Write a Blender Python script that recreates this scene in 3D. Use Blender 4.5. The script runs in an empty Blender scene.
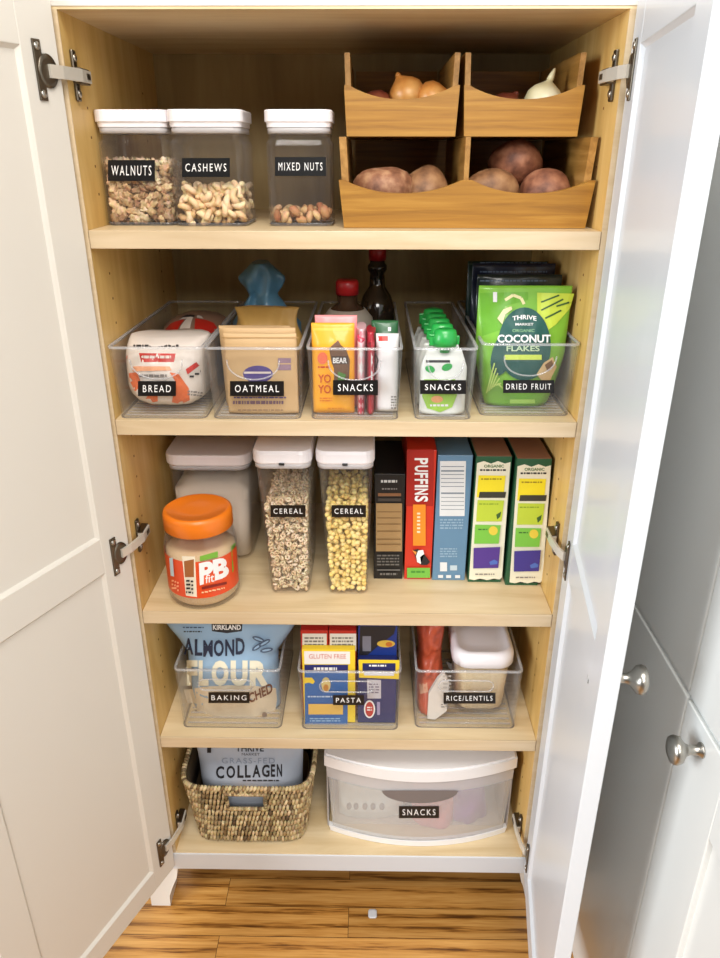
import bpy, bmesh, math, random
from mathutils import Vector, Matrix, Euler, noise
PI = math.pi
SC = bpy.context.scene
COL = SC.collection
R = math.radians

# ------------------------------------------------------------------ camera
F_PX, CAM = 732.2, Vector((0.0316, -0.9191, 1.2750))
_rx, _ry, _rz = -0.4165, -0.0013, 0.0129
MR = (Matrix.Rotation(_rz, 3, 'Z') @ Matrix.Rotation(_rx, 3, 'X') @ Matrix.Rotation(_ry, 3, 'Y'))
cam_data = bpy.data.cameras.new('camera')
cam_data.sensor_fit = 'VERTICAL'
cam_data.sensor_height = 24.0
cam_data.lens = F_PX / 958 * 24.0
cam_data.clip_start = 0.02
cam = bpy.data.objects.new('camera', cam_data)
COL.objects.link(cam)
_r, _f, _u = MR.col[0], MR.col[1], MR.col[2]
cam.matrix_world = Matrix(((_r[0], _u[0], -_f[0], CAM[0]), (_r[1], _u[1], -_f[1], CAM[1]),
                           (_r[2], _u[2], -_f[2], CAM[2]), (0, 0, 0, 1)))
SC.camera = cam


def at(u, v, y):
    """the point on the vertical plane y that a pixel of the photograph looks at"""
    d = MR @ Vector(((u - 360) / F_PX, 1, -(v - 479) / F_PX))
    return CAM + d * ((y - CAM[1]) / d[1])


# ------------------------------------------------------------------ light
SC.view_settings.view_transform = 'Standard'
SC.view_settings.look = 'None'
SC.view_settings.gamma = 1
SC.view_settings.use_curve_mapping = False
SC.view_settings.exposure = 0.0
SC.cycles.max_bounces = 14
SC.cycles.transparent_max_bounces = 40
SC.cycles.diffuse_bounces = 4
SC.cycles.caustics_reflective = False
SC.cycles.caustics_refractive = False
w = bpy.data.worlds.new('room_light')
SC.world = w
w.use_nodes = True
w.node_tree.nodes['Background'].inputs[0].default_value = (1.0, 0.97, 0.93, 1)
w.node_tree.nodes['Background'].inputs[1].default_value = 0.085


def area(name, loc, target, sx, sy, energy, color):
    l = bpy.data.lights.new(name, 'AREA')
    l.shape = 'RECTANGLE'
    l.size, l.size_y, l.energy, l.color = sx, sy, energy, color
    o = bpy.data.objects.new(name, l)
    COL.objects.link(o)
    o.location = loc
    o.rotation_euler = (Vector(target) - Vector(loc)).to_track_quat('-Z', 'Y').to_euler()
    return o


area('ceiling_lamp', (0.05, -1.15, 2.55), (0.0, -0.05, 0.40), 0.9, 0.6, 31, (1.0, 0.965, 0.91))
area('front_fill_light', (0.35, -2.7, 2.35), (0.0, 0.0, 0.30), 1.2, 0.8, 44, (1.0, 0.97, 0.93))  # fill light added from the front to brighten the lower shelves
area('window_daylight', (-2.3, -1.55, 1.5), (0.3, -0.1, 0.7), 1.1, 1.5, 98, (0.90, 0.955, 1.0))


# ------------------------------------------------------------------ materials
def lin(c):
    c = c / 255
    return c / 12.92 if c <= .04045 else ((c + .055) / 1.055) ** 2.4


def rgb(c):
    return (lin(c[0]), lin(c[1]), lin(c[2]), 1)


MATS = {}


def new_mat(name):
    m = bpy.data.materials.new(name)
    m.use_nodes = True
    nt = m.node_tree
    return m, nt, nt.nodes['Principled BSDF']


def P(c, rough=.45, metal=0.0, var=.05, scale=40, bump=0.0, coat=0.0, spec=.5):
    """a plain coloured surface with a faint procedural unevenness"""
    key = ('p', tuple(c), rough, metal, var, scale, bump, coat, spec)
    if key in MATS:
        return MATS[key]
    m, nt, b = new_mat('surface_%d_%d_%d' % tuple(c))
    N, L = nt.nodes, nt.links
    tc = N.new('ShaderNodeTexCoord')
    nz = N.new('ShaderNodeTexNoise')
    nz.inputs['Scale'].default_value = scale
    nz.inputs['Detail'].default_value = 3
    L.new(tc.outputs['Object'], nz.inputs['Vector'])
    mx = N.new('ShaderNodeMix')
    mx.data_type = 'RGBA'
    lo = [max(0, x * (1 - var)) for x in rgb(c)[:3]] + [1]
    hi = [min(1, x * (1 + var)) for x in rgb(c)[:3]] + [1]
    mx.inputs[6].default_value = lo
    mx.inputs[7].default_value = hi
    L.new(nz.outputs['Fac'], mx.inputs[0])
    L.new(mx.outputs[2], b.inputs['Base Color'])
    b.inputs['Roughness'].default_value = rough
    b.inputs['Metallic'].default_value = metal
    b.inputs['Coat Weight'].default_value = coat
    b.inputs['Specular IOR Level'].default_value = spec
    if bump:
        bp = N.new('ShaderNodeBump')
        bp.inputs['Strength'].default_value = bump
        bp.inputs['Distance'].default_value = .002
        L.new(nz.outputs['Fac'], bp.inputs['Height'])
        L.new(bp.outputs[0], b.inputs['Normal'])
    MATS[key] = m
    return m


def wood(name, c1, c2, c3, axis='X', scale=1.0, rough=.45, stretch=14, bump=.05):
    m, nt, b = new_mat(name)
    N, L = nt.nodes, nt.links
    tc = N.new('ShaderNodeTexCoord')
    mp = N.new('ShaderNodeMapping')
    s = {'X': (1, stretch, stretch), 'Y': (stretch, 1, stretch), 'Z': (stretch, stretch, 1)}[axis]
    mp.inputs['Scale'].default_value = [v * scale for v in s]
    L.new(tc.outputs['Object'], mp.inputs['Vector'])
    n1 = N.new('ShaderNodeTexNoise')
    n1.inputs['Scale'].default_value = 3
    n1.inputs['Detail'].default_value = 8
    n1.inputs['Roughness'].default_value = .6
    n1.inputs['Distortion'].default_value = .6
    L.new(mp.outputs[0], n1.inputs['Vector'])
    rp = N.new('ShaderNodeValToRGB')
    rp.color_ramp.elements[0].position = .3
    rp.color_ramp.elements[0].color = rgb(c1)
    rp.color_ramp.elements[1].position = .72
    rp.color_ramp.elements[1].color = rgb(c3)
    e = rp.color_ramp.elements.new(.5)
    e.color = rgb(c2)
    L.new(n1.outputs['Fac'], rp.inputs[0])
    L.new(rp.outputs[0], b.inputs['Base Color'])
    b.inputs['Roughness'].default_value = rough
    bp = N.new('ShaderNodeBump')
    bp.inputs['Strength'].default_value = bump
    bp.inputs['Distance'].default_value = .001
    L.new(n1.outputs['Fac'], bp.inputs['Height'])
    L.new(bp.outputs[0], b.inputs['Normal'])
    return m


def floor_mat():
    m, nt, b = new_mat('oak_floor_boards')
    N, L = nt.nodes, nt.links
    tc = N.new('ShaderNodeTexCoord')
    br = N.new('ShaderNodeTexBrick')
    br.offset = .37
    br.inputs['Color1'].default_value = (.0, .0, .0, 1)
    br.inputs['Color2'].default_value = (1, 1, 1, 1)
    br.inputs['Mortar'].default_value = (.5, .5, .5, 1)
    br.inputs['Scale'].default_value = 1
    br.inputs['Mortar Size'].default_value = .0005
    br.inputs['Brick Width'].default_value = .62
    br.inputs['Row Height'].default_value = .057
    L.new(tc.outputs['Object'], br.inputs['Vector'])
    # grain, shifted from board to board
    sh = N.new('ShaderNodeVectorMath')
    sh.operation = 'MULTIPLY_ADD'
    L.new(br.outputs['Color'], sh.inputs[0])
    sh.inputs[1].default_value = (3.1, 7.7, 1.3)
    L.new(tc.outputs['Object'], sh.inputs[2])
    mp = N.new('ShaderNodeMapping')
    mp.inputs['Scale'].default_value = (2.6, 52, 1)
    L.new(sh.outputs[0], mp.inputs['Vector'])
    n1 = N.new('ShaderNodeTexNoise')
    n1.inputs['Scale'].default_value = 3.2
    n1.inputs['Detail'].default_value = 7
    n1.inputs['Roughness'].default_value = .62
    n1.inputs['Distortion'].default_value = 1.3
    L.new(mp.outputs[0], n1.inputs['Vector'])
    wv = N.new('ShaderNodeTexWave')
    wv.wave_type = 'BANDS'
    wv.bands_direction = 'Y'
    wv.inputs['Scale'].default_value = .22
    wv.inputs['Distortion'].default_value = 7.5
    wv.inputs['Detail'].default_value = 3
    wv.inputs['Detail Scale'].default_value = .8
    L.new(mp.outputs[0], wv.inputs['Vector'])
    mp2 = N.new('ShaderNodeMapping')
    mp2.inputs['Scale'].default_value = (5, 130, 1)
    L.new(sh.outputs[0], mp2.inputs['Vector'])
    n2 = N.new('ShaderNodeTexNoise')
    n2.inputs['Scale'].default_value = 2.2
    n2.inputs['Detail'].default_value = 4
    n2.inputs['Distortion'].default_value = .5
    L.new(mp2.outputs[0], n2.inputs['Vector'])
    mxf = N.new('ShaderNodeMath')
    mxf.operation = 'MULTIPLY_ADD'
    L.new(wv.outputs['Fac'], mxf.inputs[0])
    mxf.inputs[1].default_value = .16
    hf = N.new('ShaderNodeMath')
    hf.operation = 'MULTIPLY'
    bl = N.new('ShaderNodeMix')
    bl.inputs[0].default_value = .5
    L.new(n1.outputs['Fac'], bl.inputs[2])
    L.new(n2.outputs['Fac'], bl.inputs[3])
    L.new(bl.outputs[0], hf.inputs[0])
    hf.inputs[1].default_value = .80
    L.new(hf.outputs[0], mxf.inputs[2])
    rp = N.new('ShaderNodeValToRGB')
    els = rp.color_ramp.elements
    els[0].position = .30
    els[0].color = rgb((78, 44, 14))
    els[1].position = .72
    els[1].color = rgb((212, 162, 92))
    e = els.new(.385)
    e.color = rgb((132, 84, 32))
    e = els.new(.45)
    e.color = rgb((178, 124, 58))
    L.new(mxf.outputs[0], rp.inputs[0])
    mt = N.new('ShaderNodeMix')
    mt.data_type = 'RGBA'
    mt.blend_type = 'MULTIPLY'
    mt.inputs[0].default_value = 1
    tone = N.new('ShaderNodeMapRange')
    tone.inputs['To Min'].default_value = .78
    tone.inputs['To Max'].default_value = 1.08
    L.new(br.outputs['Color'], tone.inputs[0])
    L.new(rp.outputs[0], mt.inputs[6])
    L.new(tone.outputs[0], mt.inputs[7])
    md = N.new('ShaderNodeMix')
    md.data_type = 'RGBA'
    L.new(br.outputs['Fac'], md.inputs[0])
    L.new(mt.outputs[2], md.inputs[6])
    md.inputs[7].default_value = rgb((60, 34, 14))
    L.new(md.outputs[2], b.inputs['Base Color'])
    b.inputs['Roughness'].default_value = .33
    return m


def clear(name, tint=(1, 1, 1), opac=.0, gloss=.06, body=(235, 235, 238), edge=.35):
    """thin clear plastic: see-through, with a glossy skin and paler where looked along"""
    m = bpy.data.materials.new(name)
    m.use_nodes = True
    nt = m.node_tree
    N, L = nt.nodes, nt.links
    N.clear()
    out = N.new('ShaderNodeOutputMaterial')
    tr = N.new('ShaderNodeBsdfTransparent')
    tr.inputs[0].default_value = (*tint, 1)
    gl = N.new('ShaderNodeBsdfGlossy')
    gl.inputs['Roughness'].default_value = gloss
    df = N.new('ShaderNodeBsdfDiffuse')
    df.inputs[0].default_value = rgb(body)
    lf = N.new('ShaderNodeLayerWeight')
    lf.inputs['Blend'].default_value = .5

    def curve(power, lo, hi):
        pw_ = N.new('ShaderNodeMath')
        pw_.operation = 'POWER'
        L.new(lf.outputs['Facing'], pw_.inputs[0])
        pw_.inputs[1].default_value = power
        r_ = N.new('ShaderNodeMapRange')
        r_.inputs['To Min'].default_value = lo
        r_.inputs['To Max'].default_value = hi
        L.new(pw_.outputs[0], r_.inputs[0])
        return r_
    mr = curve(5, opac, min(1, opac + edge))
    lw = curve(5, .022, .55)
    m1 = N.new('ShaderNodeMixShader')
    L.new(mr.outputs[0], m1.inputs[0])
    L.new(tr.outputs[0], m1.inputs[1])
    L.new(df.outputs[0], m1.inputs[2])
    m2 = N.new('ShaderNodeMixShader')
    L.new(lw.outputs[0], m2.inputs[0])
    L.new(m1.outputs[0], m2.inputs[1])
    L.new(gl.outputs[0], m2.inputs[2])
    L.new(m2.outputs[0], out.inputs[0])
    return m


def island_mat(name, cols, rough=.7, bump=.3, scale=120):
    """each loose piece of the mesh takes a colour of its own"""
    m, nt, b = new_mat(name)
    N, L = nt.nodes, nt.links
    g = N.new('ShaderNodeNewGeometry')
    oi = N.new('ShaderNodeObjectInfo')
    ad = N.new('ShaderNodeMath')
    ad.operation = 'ADD'
    L.new(g.outputs['Random Per Island'], ad.inputs[0])
    L.new(oi.outputs['Random'], ad.inputs[1])
    fr = N.new('ShaderNodeMath')
    fr.operation = 'FRACT'
    L.new(ad.outputs[0], fr.inputs[0])
    rp = N.new('ShaderNodeValToRGB')
    els = rp.color_ramp.elements
    els[0].color = rgb(cols[0])
    els[1].color = rgb(cols[-1])
    for i, c in enumerate(cols[1:-1]):
        e = els.new((i + 1) / (len(cols) - 1))
        e.color = rgb(c)
    L.new(fr.outputs[0], rp.inputs[0])
    nz = N.new('ShaderNodeTexNoise')
    nz.inputs['Scale'].default_value = scale
    tc = N.new('ShaderNodeTexCoord')
    L.new(tc.outputs['Object'], nz.inputs['Vector'])
    mx = N.new('ShaderNodeMix')
    mx.data_type = 'RGBA'
    mx.blend_type = 'MULTIPLY'
    mx.inputs[0].default_value = .5
    L.new(rp.outputs[0], mx.inputs[6])
    L.new(nz.outputs['Color'], mx.inputs[7])
    hs = N.new('ShaderNodeHueSaturation')
    hs.inputs['Value'].default_value = 1.3
    hs.inputs['Saturation'].default_value = .95
    L.new(mx.outputs[2], hs.inputs['Color'])
    L.new(hs.outputs[0], b.inputs['Base Color'])
    b.inputs['Roughness'].default_value = rough
    bp = N.new('ShaderNodeBump')
    bp.inputs['Strength'].default_value = bump
    bp.inputs['Distance'].default_value = .001
    L.new(nz.outputs['Fac'], bp.inputs['Height'])
    L.new(bp.outputs[0], b.inputs['Normal'])
    return m


def grainy(name, c1, c2, scale=700, rough=.9):
    m, nt, b = new_mat(name)
    N, L = nt.nodes, nt.links
    tc = N.new('ShaderNodeTexCoord')
    v = N.new('ShaderNodeTexVoronoi')
    v.inputs['Scale'].default_value = scale
    L.new(tc.outputs['Object'], v.inputs['Vector'])
    rp = N.new('ShaderNodeValToRGB')
    rp.color_ramp.elements[0].color = rgb(c1)
    rp.color_ramp.elements[1].color = rgb(c2)
    rp.color_ramp.elements[1].position = .7
    L.new(v.outputs['Distance'], rp.inputs[0])
    L.new(rp.outputs[0], b.inputs['Base Color'])
    b.inputs['Roughness'].default_value = rough
    bp = N.new('ShaderNodeBump')
    bp.inputs['Strength'].default_value = .4
    bp.inputs['Distance'].default_value = .001
    L.new(v.outputs['Distance'], bp.inputs['Height'])
    L.new(bp.outputs[0], b.inputs['Normal'])
    return m


M_PLY = wood('maple_plywood', (206, 180, 136), (220, 197, 156), (230, 210, 174), 'X', 1.2, .42, 9)
M_PLYV = wood('maple_plywood_upright', (196, 154, 84), (212, 174, 104), (222, 188, 122), 'Z', 1.2, .45, 9)  # same maple in deeper gold: light bounced inside is put into the colour
M_EDGE = wood('maple_edge_band', (196, 172, 136), (206, 184, 150), (214, 194, 164), 'X', 1.5, .4, 12)
M_BAM = wood('bamboo', (134, 90, 28), (158, 111, 38), (176, 130, 54), 'X', 2.0, .42, 22, .08)
M_BAMV = wood('bamboo_side', (134, 94, 40), (160, 116, 54), (182, 138, 76), 'Y', 2.0, .45, 16, .08)
M_FLOOR = floor_mat()
M_WARM = P((214, 209, 200), .38, var=.012, scale=6)
M_DAYLIT = P((207, 211, 216), .34, var=.012, scale=6, coat=.12)  # same door paint as the warm one, cool window light put into its colour
M_CLEAR = clear('clear_acrylic', (.975, .975, .972), .015, .05)
M_JAR = clear('clear_jar_plastic', (.975, .97, .97), .012, .05, edge=.2)
M_LIP = clear('clear_acrylic_lip', (.93, .93, .93), .22, .05, edge=.5)
M_FOOT = clear('smoky_bin_foot', (.62, .6, .58), .12, .05)
M_HAZE = clear('frosted_plastic', (.97, .965, .96), .26, .2, (246, 244, 242), .3)
M_SIDE = P((224, 225, 222), .34, var=.012, scale=6, coat=.12)
M_WHITE = P((240, 236, 240), .35, var=.01)
M_GASK = clear('translucent_gasket', (.95, .95, .95), .55, .15, (236, 232, 234), .3)
M_BLACK = P((14, 14, 16), .35, var=.03)
M_TXT = P((240, 240, 240), .5, var=.01)
M_NICK = P((176, 172, 164), .3, 1.0, .06, 30)
M_NICKD = P((112, 104, 92), .38, 1.0, .1, 60)
M_STEEL = P((214, 208, 196), .35, .35, .03, 30)
M_DARK = P((18, 16, 14), .6)


# ------------------------------------------------------------------ mesh building
WORLD = {}


class MB:
    def __init__(self):
        self.bm = bmesh.new()
        self.mats = []

    def mi(self, m):
        if m not in self.mats:
            self.mats.append(m)
        return self.mats.index(m)

    def _fin(self, faces, mat, smooth):
        i = self.mi(mat)
        for f in faces:
            f.material_index = i
            f.smooth = smooth

    def box(self, x0, x1, y0, y1, z0, z1, mat, bev=.0, seg=2, rot=None):
        bm = bmesh.new()
        bmesh.ops.create_cube(bm, size=1)
        for v in bm.verts:
            v.co = Vector(((x0 + x1) / 2 + v.co.x * (x1 - x0), (y0 + y1) / 2 + v.co.y * (y1 - y0),
                           (z0 + z1) / 2 + v.co.z * (z1 - z0)))
        if bev:
            bmesh.ops.bevel(bm, geom=bm.edges[:], offset=bev, segments=seg, profile=.5, affect='EDGES')
        if rot:
            for v in bm.verts:
                v.co = rot @ v.co
        self.merge(bm, mat, False)

    def merge(self, bm, mat, smooth=True):
        mp = {}
        for v in bm.verts:
            mp[v] = self.bm.verts.new(v.co)
        fs = []
        for f in bm.faces:
            try:
                fs.append(self.bm.faces.new([mp[v] for v in f.verts]))
            except ValueError:
                pass
        self._fin(fs, mat, smooth)
        bm.free()

    def loft(self, secs, mat, cap0=True, cap1=True, smooth=True, closed=True):
        rings = [[self.bm.verts.new(p) for p in s] for s in secs]
        fs = []
        n = len(rings[0])
        for a, b in zip(rings[:-1], rings[1:]):
            for i in range(n if closed else n - 1):
                j = (i + 1) % n
                fs.append(self.bm.faces.new((a[i], a[j], b[j], b[i])))
        self._fin(fs, mat, smooth)
        caps = []
        if cap0:
            caps.append(self.bm.faces.new(rings[0][::-1]))
        if cap1:
            caps.append(self.bm.faces.new(rings[-1]))
        self._fin(caps, mat, False)

    def lathe(self, cx, cy, prof, mat, n=40, cap0=True, cap1=True):
        self.loft([[(cx + r * math.cos(2 * PI * i / n), cy + r * math.sin(2 * PI * i / n), z) for i in range(n)]
                   for r, z in prof], mat, cap0, cap1)

    def tube(self, pts, r, mat, n=8, closed=False, caps=True):
        pts = [Vector(p) for p in pts]
        secs = []
        for i, p in enumerate(pts):
            if closed:
                t = pts[(i + 1) % len(pts)] - pts[i - 1]
            else:
                t = pts[min(i + 1, len(pts) - 1)] - pts[max(i - 1, 0)]
            t.normalize()
            up = Vector((0, 0, 1)) if abs(t.z) < .9 else Vector((0, 1, 0))
            a = t.cross(up).normalized()
            b = t.cross(a)
            rr = r[i] if isinstance(r, (list, tuple)) else r
            secs.append([p + (a * math.cos(2 * PI * k / n) + b * math.sin(2 * PI * k / n)) * rr for k in range(n)])
        if closed:
            secs.append(secs[0])
        self.loft(secs, mat, caps and not closed, caps and not closed)

    def blob(self, c, rad, mat, rot=None, amp=0, freq=1, sub=2, seed=0, sup=2.0):
        bm = bmesh.new()
        bmesh.ops.create_icosphere(bm, subdivisions=sub, radius=1)
        for v in bm.verts:
            d = v.co.normalized()
            k = 1 + (amp * noise.noise(d * freq + Vector((seed * 3.7, seed * 1.3, seed))) if amp else 0)
            if sup != 2.0:
                s = (abs(d.x) ** sup + abs(d.y) ** sup + abs(d.z) ** sup) ** (-1 / sup)
                k *= s
            q = Vector((d.x * rad[0], d.y * rad[1], d.z * rad[2])) * k
            if rot:
                q = rot @ q
            v.co = Vector(c) + q
        self.merge(bm, mat, True)

    def prism(self, pts, y0, y1, mat, axis='y'):
        """an outline in x and z, thick from y0 to y1"""
        def q(p, t):
            return (p[0], t, p[1]) if axis == 'y' else ((t, p[0], p[1]) if axis == 'x' else (p[0], p[1], t))
        a = [self.bm.verts.new(q(p, y0)) for p in pts]
        b = [self.bm.verts.new(q(p, y1)) for p in pts]
        fs = [self.bm.faces.new(a), self.bm.faces.new(b[::-1])]
        n = len(pts)
        for i in range(n):
            fs.append(self.bm.faces.new((a[i], b[i], b[(i + 1) % n], a[(i + 1) % n])))
        self._fin(fs, mat, False)

    def build(self, name, parent=None, base=None, local=False, recalc=True):
        me = bpy.data.meshes.new(name)
        if recalc:
            bmesh.ops.recalc_face_normals(self.bm, faces=self.bm.faces[:])
        base = Vector(base) if base is not None else Vector((0, 0, 0))
        if parent is not None:
            pw = WORLD[parent.name]
            off = Vector((0, 0, 0)) if local else -pw
            WORLD_here = pw
        else:
            off = -base
            WORLD_here = base
        for v in self.bm.verts:
            v.co += off
        self.bm.to_mesh(me)
        self.bm.free()
        for m in self.mats:
            me.materials.append(m)
        o = bpy.data.objects.new(name, me)
        COL.objects.link(o)
        if parent is not None:
            o.parent = parent
        else:
            o.location = base
        WORLD[o.name] = WORLD_here.copy()
        return o


def empty(name, loc, label, cat, group=None):
    o = bpy.data.objects.new(name, None)
    o.empty_display_size = .02
    COL.objects.link(o)
    o.location = loc
    WORLD[o.name] = Vector(loc)
    tag(o, label, cat, group)
    return o


def tag(o, label=None, cat=None, group=None, kind=None):
    if label:
        o['label'] = label
    if cat:
        o['category'] = cat
    if group:
        o['group'] = group
    if kind:
        o['kind'] = kind
    return o


def rrect(cx, cy, w, d, r, z, n=5):
    out = []
    for sx, sy, a0 in ((1, 1, 0), (-1, 1, 90), (-1, -1, 180), (1, -1, 270)):
        for k in range(n + 1):
            a = R(a0 + 90 * k / n)
            out.append(Vector((cx + sx * (w / 2 - r) + r * math.cos(a), cy + sy * (d / 2 - r) + r * math.sin(a), z)))
    return out


# ------------------------------------------------------------------ print on a front surface
FONT_CACHE = {}


def glyphs(s, space=1.0, bold=0.0):
    key = (s, space, bold)
    if key not in FONT_CACHE:
        cu = bpy.data.curves.new('lettering', 'FONT')
        cu.body = s
        cu.space_character = space
        cu.offset = bold
        cu.resolution_u = 3
        ob = bpy.data.objects.new('lettering', cu)
        COL.objects.link(ob)
        dg = bpy.context.evaluated_depsgraph_get()
        me = ob.evaluated_get(dg).to_mesh()
        vs = [v.co.copy() for v in me.vertices]
        fs = [tuple(p.vertices) for p in me.polygons]
        bpy.data.objects.remove(ob)
        bpy.data.curves.remove(cu)
        x0, x1 = min(v.x for v in vs), max(v.x for v in vs)
        y0, y1 = min(v.y for v in vs), max(v.y for v in vs)
        vs = [((v.x - x0) / (x1 - x0), (v.y - y0) / (y1 - y0)) for v in vs]
        FONT_CACHE[key] = (vs, fs)
    return FONT_CACHE[key]


class Front:
    """draws flat print onto the front y = f(x, z) of a mesh; places are read off the photograph"""
    def __init__(self, mb, f, maxpx=None, step=.00022):
        self.mb, self.f, self.maxpx, self.off, self.step = mb, f, maxpx, .0003, step

    def hit(self, u, v):
        p = at(u, v, .05)
        y = .05
        for _ in range(6):
            y = self.f(p.x, p.z)
            p = at(u, v, y)
        return Vector((p.x, y - self.off, p.z))

    def mesh(self, vs, fs, mat):
        bm = bmesh.new()
        vv = [bm.verts.new((x, y, 0)) for x, y in vs]
        for f in fs:
            try:
                bm.faces.new([vv[i] for i in f])
            except ValueError:
                pass
        bmesh.ops.remove_doubles(bm, verts=bm.verts[:], dist=.0001)
        if self.maxpx:
            bmesh.ops.triangulate(bm, faces=bm.faces[:])
            for _ in range(4):
                es = [e for e in bm.edges if e.calc_length() > self.maxpx]
                if not es:
                    break
                bmesh.ops.subdivide_edges(bm, edges=es, cuts=1)
                bmesh.ops.triangulate(bm, faces=bm.faces[:])
        for v in bm.verts:
            v.co = self.hit(v.co.x, v.co.y)
        # print faces the viewer's side of the pack
        for f in bm.faces:
            f.normal_update()
            if f.normal.y > 0:
                f.normal_flip()
        self.mb.merge(bm, mat, False)
        self.off += self.step

    def quad(self, mat, a, b, c, d):
        self.mesh([a, b, c, d], [(0, 1, 2, 3)], mat)

    def rect(self, mat, x0, y0, x1, y1, sk=0):
        self.quad(mat, (x0, y0), (x1, y0 + sk), (x1, y1 + sk), (x0, y1))

    def poly(self, mat, pts):
        bm = bmesh.new()
        vv = [bm.verts.new((x, y, 0)) for x, y in pts]
        f = bm.faces.new(vv)
        bmesh.ops.triangulate(bm, faces=[f])
        bm.verts.index_update()
        vs = [(v.co.x, v.co.y) for v in bm.verts]
        fs = [tuple(v.index for v in f.verts) for f in bm.faces]
        bm.free()
        self.mesh(vs, fs, mat)

    def oval(self, mat, cx, cy, rx, ry, n=20, rot=0):
        c, s = math.cos(R(rot)), math.sin(R(rot))
        self.poly(mat, [(cx + rx * math.cos(2 * PI * i / n) * c - ry * math.sin(2 * PI * i / n) * s,
                         cy + rx * math.cos(2 * PI * i / n) * s + ry * math.sin(2 * PI * i / n) * c) for i in range(n)])

    def line(self, mat, pts, wd):
        for (x0, y0), (x1, y1) in zip(pts[:-1], pts[1:]):
            L = math.hypot(x1 - x0, y1 - y0) or 1
            nx, ny = -(y1 - y0) / L * wd / 2, (x1 - x0) / L * wd / 2
            self.quad(mat, (x0 + nx, y0 + ny), (x1 + nx, y1 + ny), (x1 - nx, y1 - ny), (x0 - nx, y0 - ny))
            self.off -= self.step
        self.off += self.step

    def text(self, mat, s, tl, tr, br, bl, space=1.0, bold=0.0, arch=0):
        """lettering stretched into the four corners: top left, top right, bottom right, bottom left as read"""
        vs, fs = glyphs(s, space, bold)
        out = []
        for x, y in vs:
            t = [tl[k] + (tr[k] - tl[k]) * x for k in (0, 1)]
            b = [bl[k] + (br[k] - bl[k]) * x for k in (0, 1)]
            q = [b[k] + (t[k] - b[k]) * y for k in (0, 1)]
            q[1] -= arch * (1 - (2 * x - 1) ** 2)
            out.append(q)
        self.mesh(out, fs, mat)

    def words(self, mat, s, x0, y0, x1, y1, sk=0, **k):
        self.text(mat, s, (x0, y0), (x1, y0 + sk), (x1, y1 + sk), (x0, y1), **k)

    def fine_print(self, mat, x0, y0, x1, y1, rows, seed=0, sk=0):
        rd = random.Random(seed)
        h = (y1 - y0) / rows
        for r in range(rows):
            x = x0
            while x < x1 - 1:
                wd = min(rd.uniform(2, 6), x1 - x)
                yy = y0 + r * h + sk * (x - x0) / (x1 - x0)
                self.rect(mat, x, yy, x + wd - .9, yy + h * .5)
                self.off -= self.step
                x += wd
        self.off += self.step


# ------------------------------------------------------------------ sizes of the cupboard
HW = .307
DEP = .379
Z1, Z2, Z3, Z4, Z5 = 1.192, .952, .649, .405, .140
ZC = 1.418

# ------------------------------------------------------------------ setting
mb = MB()
mb.box(-1.6, 1.6, -2.6, .45, -.03, 0, M_FLOOR)
tag(mb.build('floor'), kind='structure')
mb = MB()
mb.box(-1.6, 1.6, .45, .5, 0, 2.45, P((226, 222, 214), .8))
tag(mb.build('wall_back'), kind='structure')

# ------------------------------------------------------------------ the cupboard
cab = empty('pantry_cabinet', (0, .0, 0), 'tall white pantry cupboard with maple shelves, both doors standing open on the wooden floor', 'cabinet')
for s in (-1, 1):
    mb = MB()
    x0, x1 = sorted((s * HW, s * (HW + .016)))
    mb.box(x0, x1, .0015, DEP, .10, ZC, M_PLYV)
    e0, e1 = sorted((s * HW, s * (HW + .016)))
    mb.box(e0, e1, 0, .0015, .10, ZC, M_EDGE)
    f0, f1 = sorted((s * (HW + .016), s * (HW + .020)))
    mb.box(f0, f1, 0, DEP, .10, 1.52, M_WARM)
    # rows of small shelf-pin holes
    for z in [ZC - .06 - .032 * k for k in range(38)]:
        for y in (.055, .30):
            if min(abs(z - q) for q in (Z1, Z2, Z3, Z4, Z5)) > .03:
                xa = s * HW
                a, b = sorted((xa, xa - s * .0004))
                mb.box(a, b, y - .0014, y + .0014, z - .0014, z + .0014, P((120, 84, 44), .8))
    mb.build('side_panel', cab)
mb = MB()
mb.box(-HW, HW, DEP, DEP + .012, .10, ZC, wood('maple_back_shaded', (158, 134, 88), (176, 152, 102), (190, 166, 116), 'Z', 1.0, .5, 7))  # maple coloured darker here, the shade inside the cupboard painted in
mb.build('back_panel', cab)
mb = MB()
mb.box(-HW - .016, HW + .016, .0, DEP, ZC, ZC + .003, M_PLY)
mb.box(-HW - .02, HW + .02, -.001, DEP, ZC + .003, 1.52, M_WARM)
mb.build('top_panel', cab)
for z in (Z1, Z2, Z3, Z4):
    mb = MB()
    mb.box(-HW + .0006, HW - .0006, .002, DEP - .001, z - .0195, z, M_PLY)
    mb.box(-HW + .0006, HW - .0006, -.001, .002, z - .021, z + .0002, M_EDGE, .0008, 2)
    mb.build('shelf', cab)
mb = MB()
mb.box(-HW, HW, .0, DEP, Z5 - .02, Z5, M_PLY)
mb.box(-HW - .016, HW + .016, -.002, .016, Z5 - .041, Z5 - .002, M_DAYLIT, .0015, 2)
mb.build('bottom_panel', cab)
mb = MB()
mb.box(-HW - .01, HW + .01, .088, .10, 0, .10, P((90, 84, 76), .6))
mb.build('toe_kick', cab)
for s in (-1, 1):
    mb = MB()
    prof = [(-.308, .099), (-.312, .075), (-.322, .05), (-.330, .026), (-.331, .0), (-.366, 0), (-.366, .099)]
    mb.prism([(s * -a, b) for a, b in prof] if s > 0 else prof, -.001, .05, M_WARM)
    mb.build('foot', cab)


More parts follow.
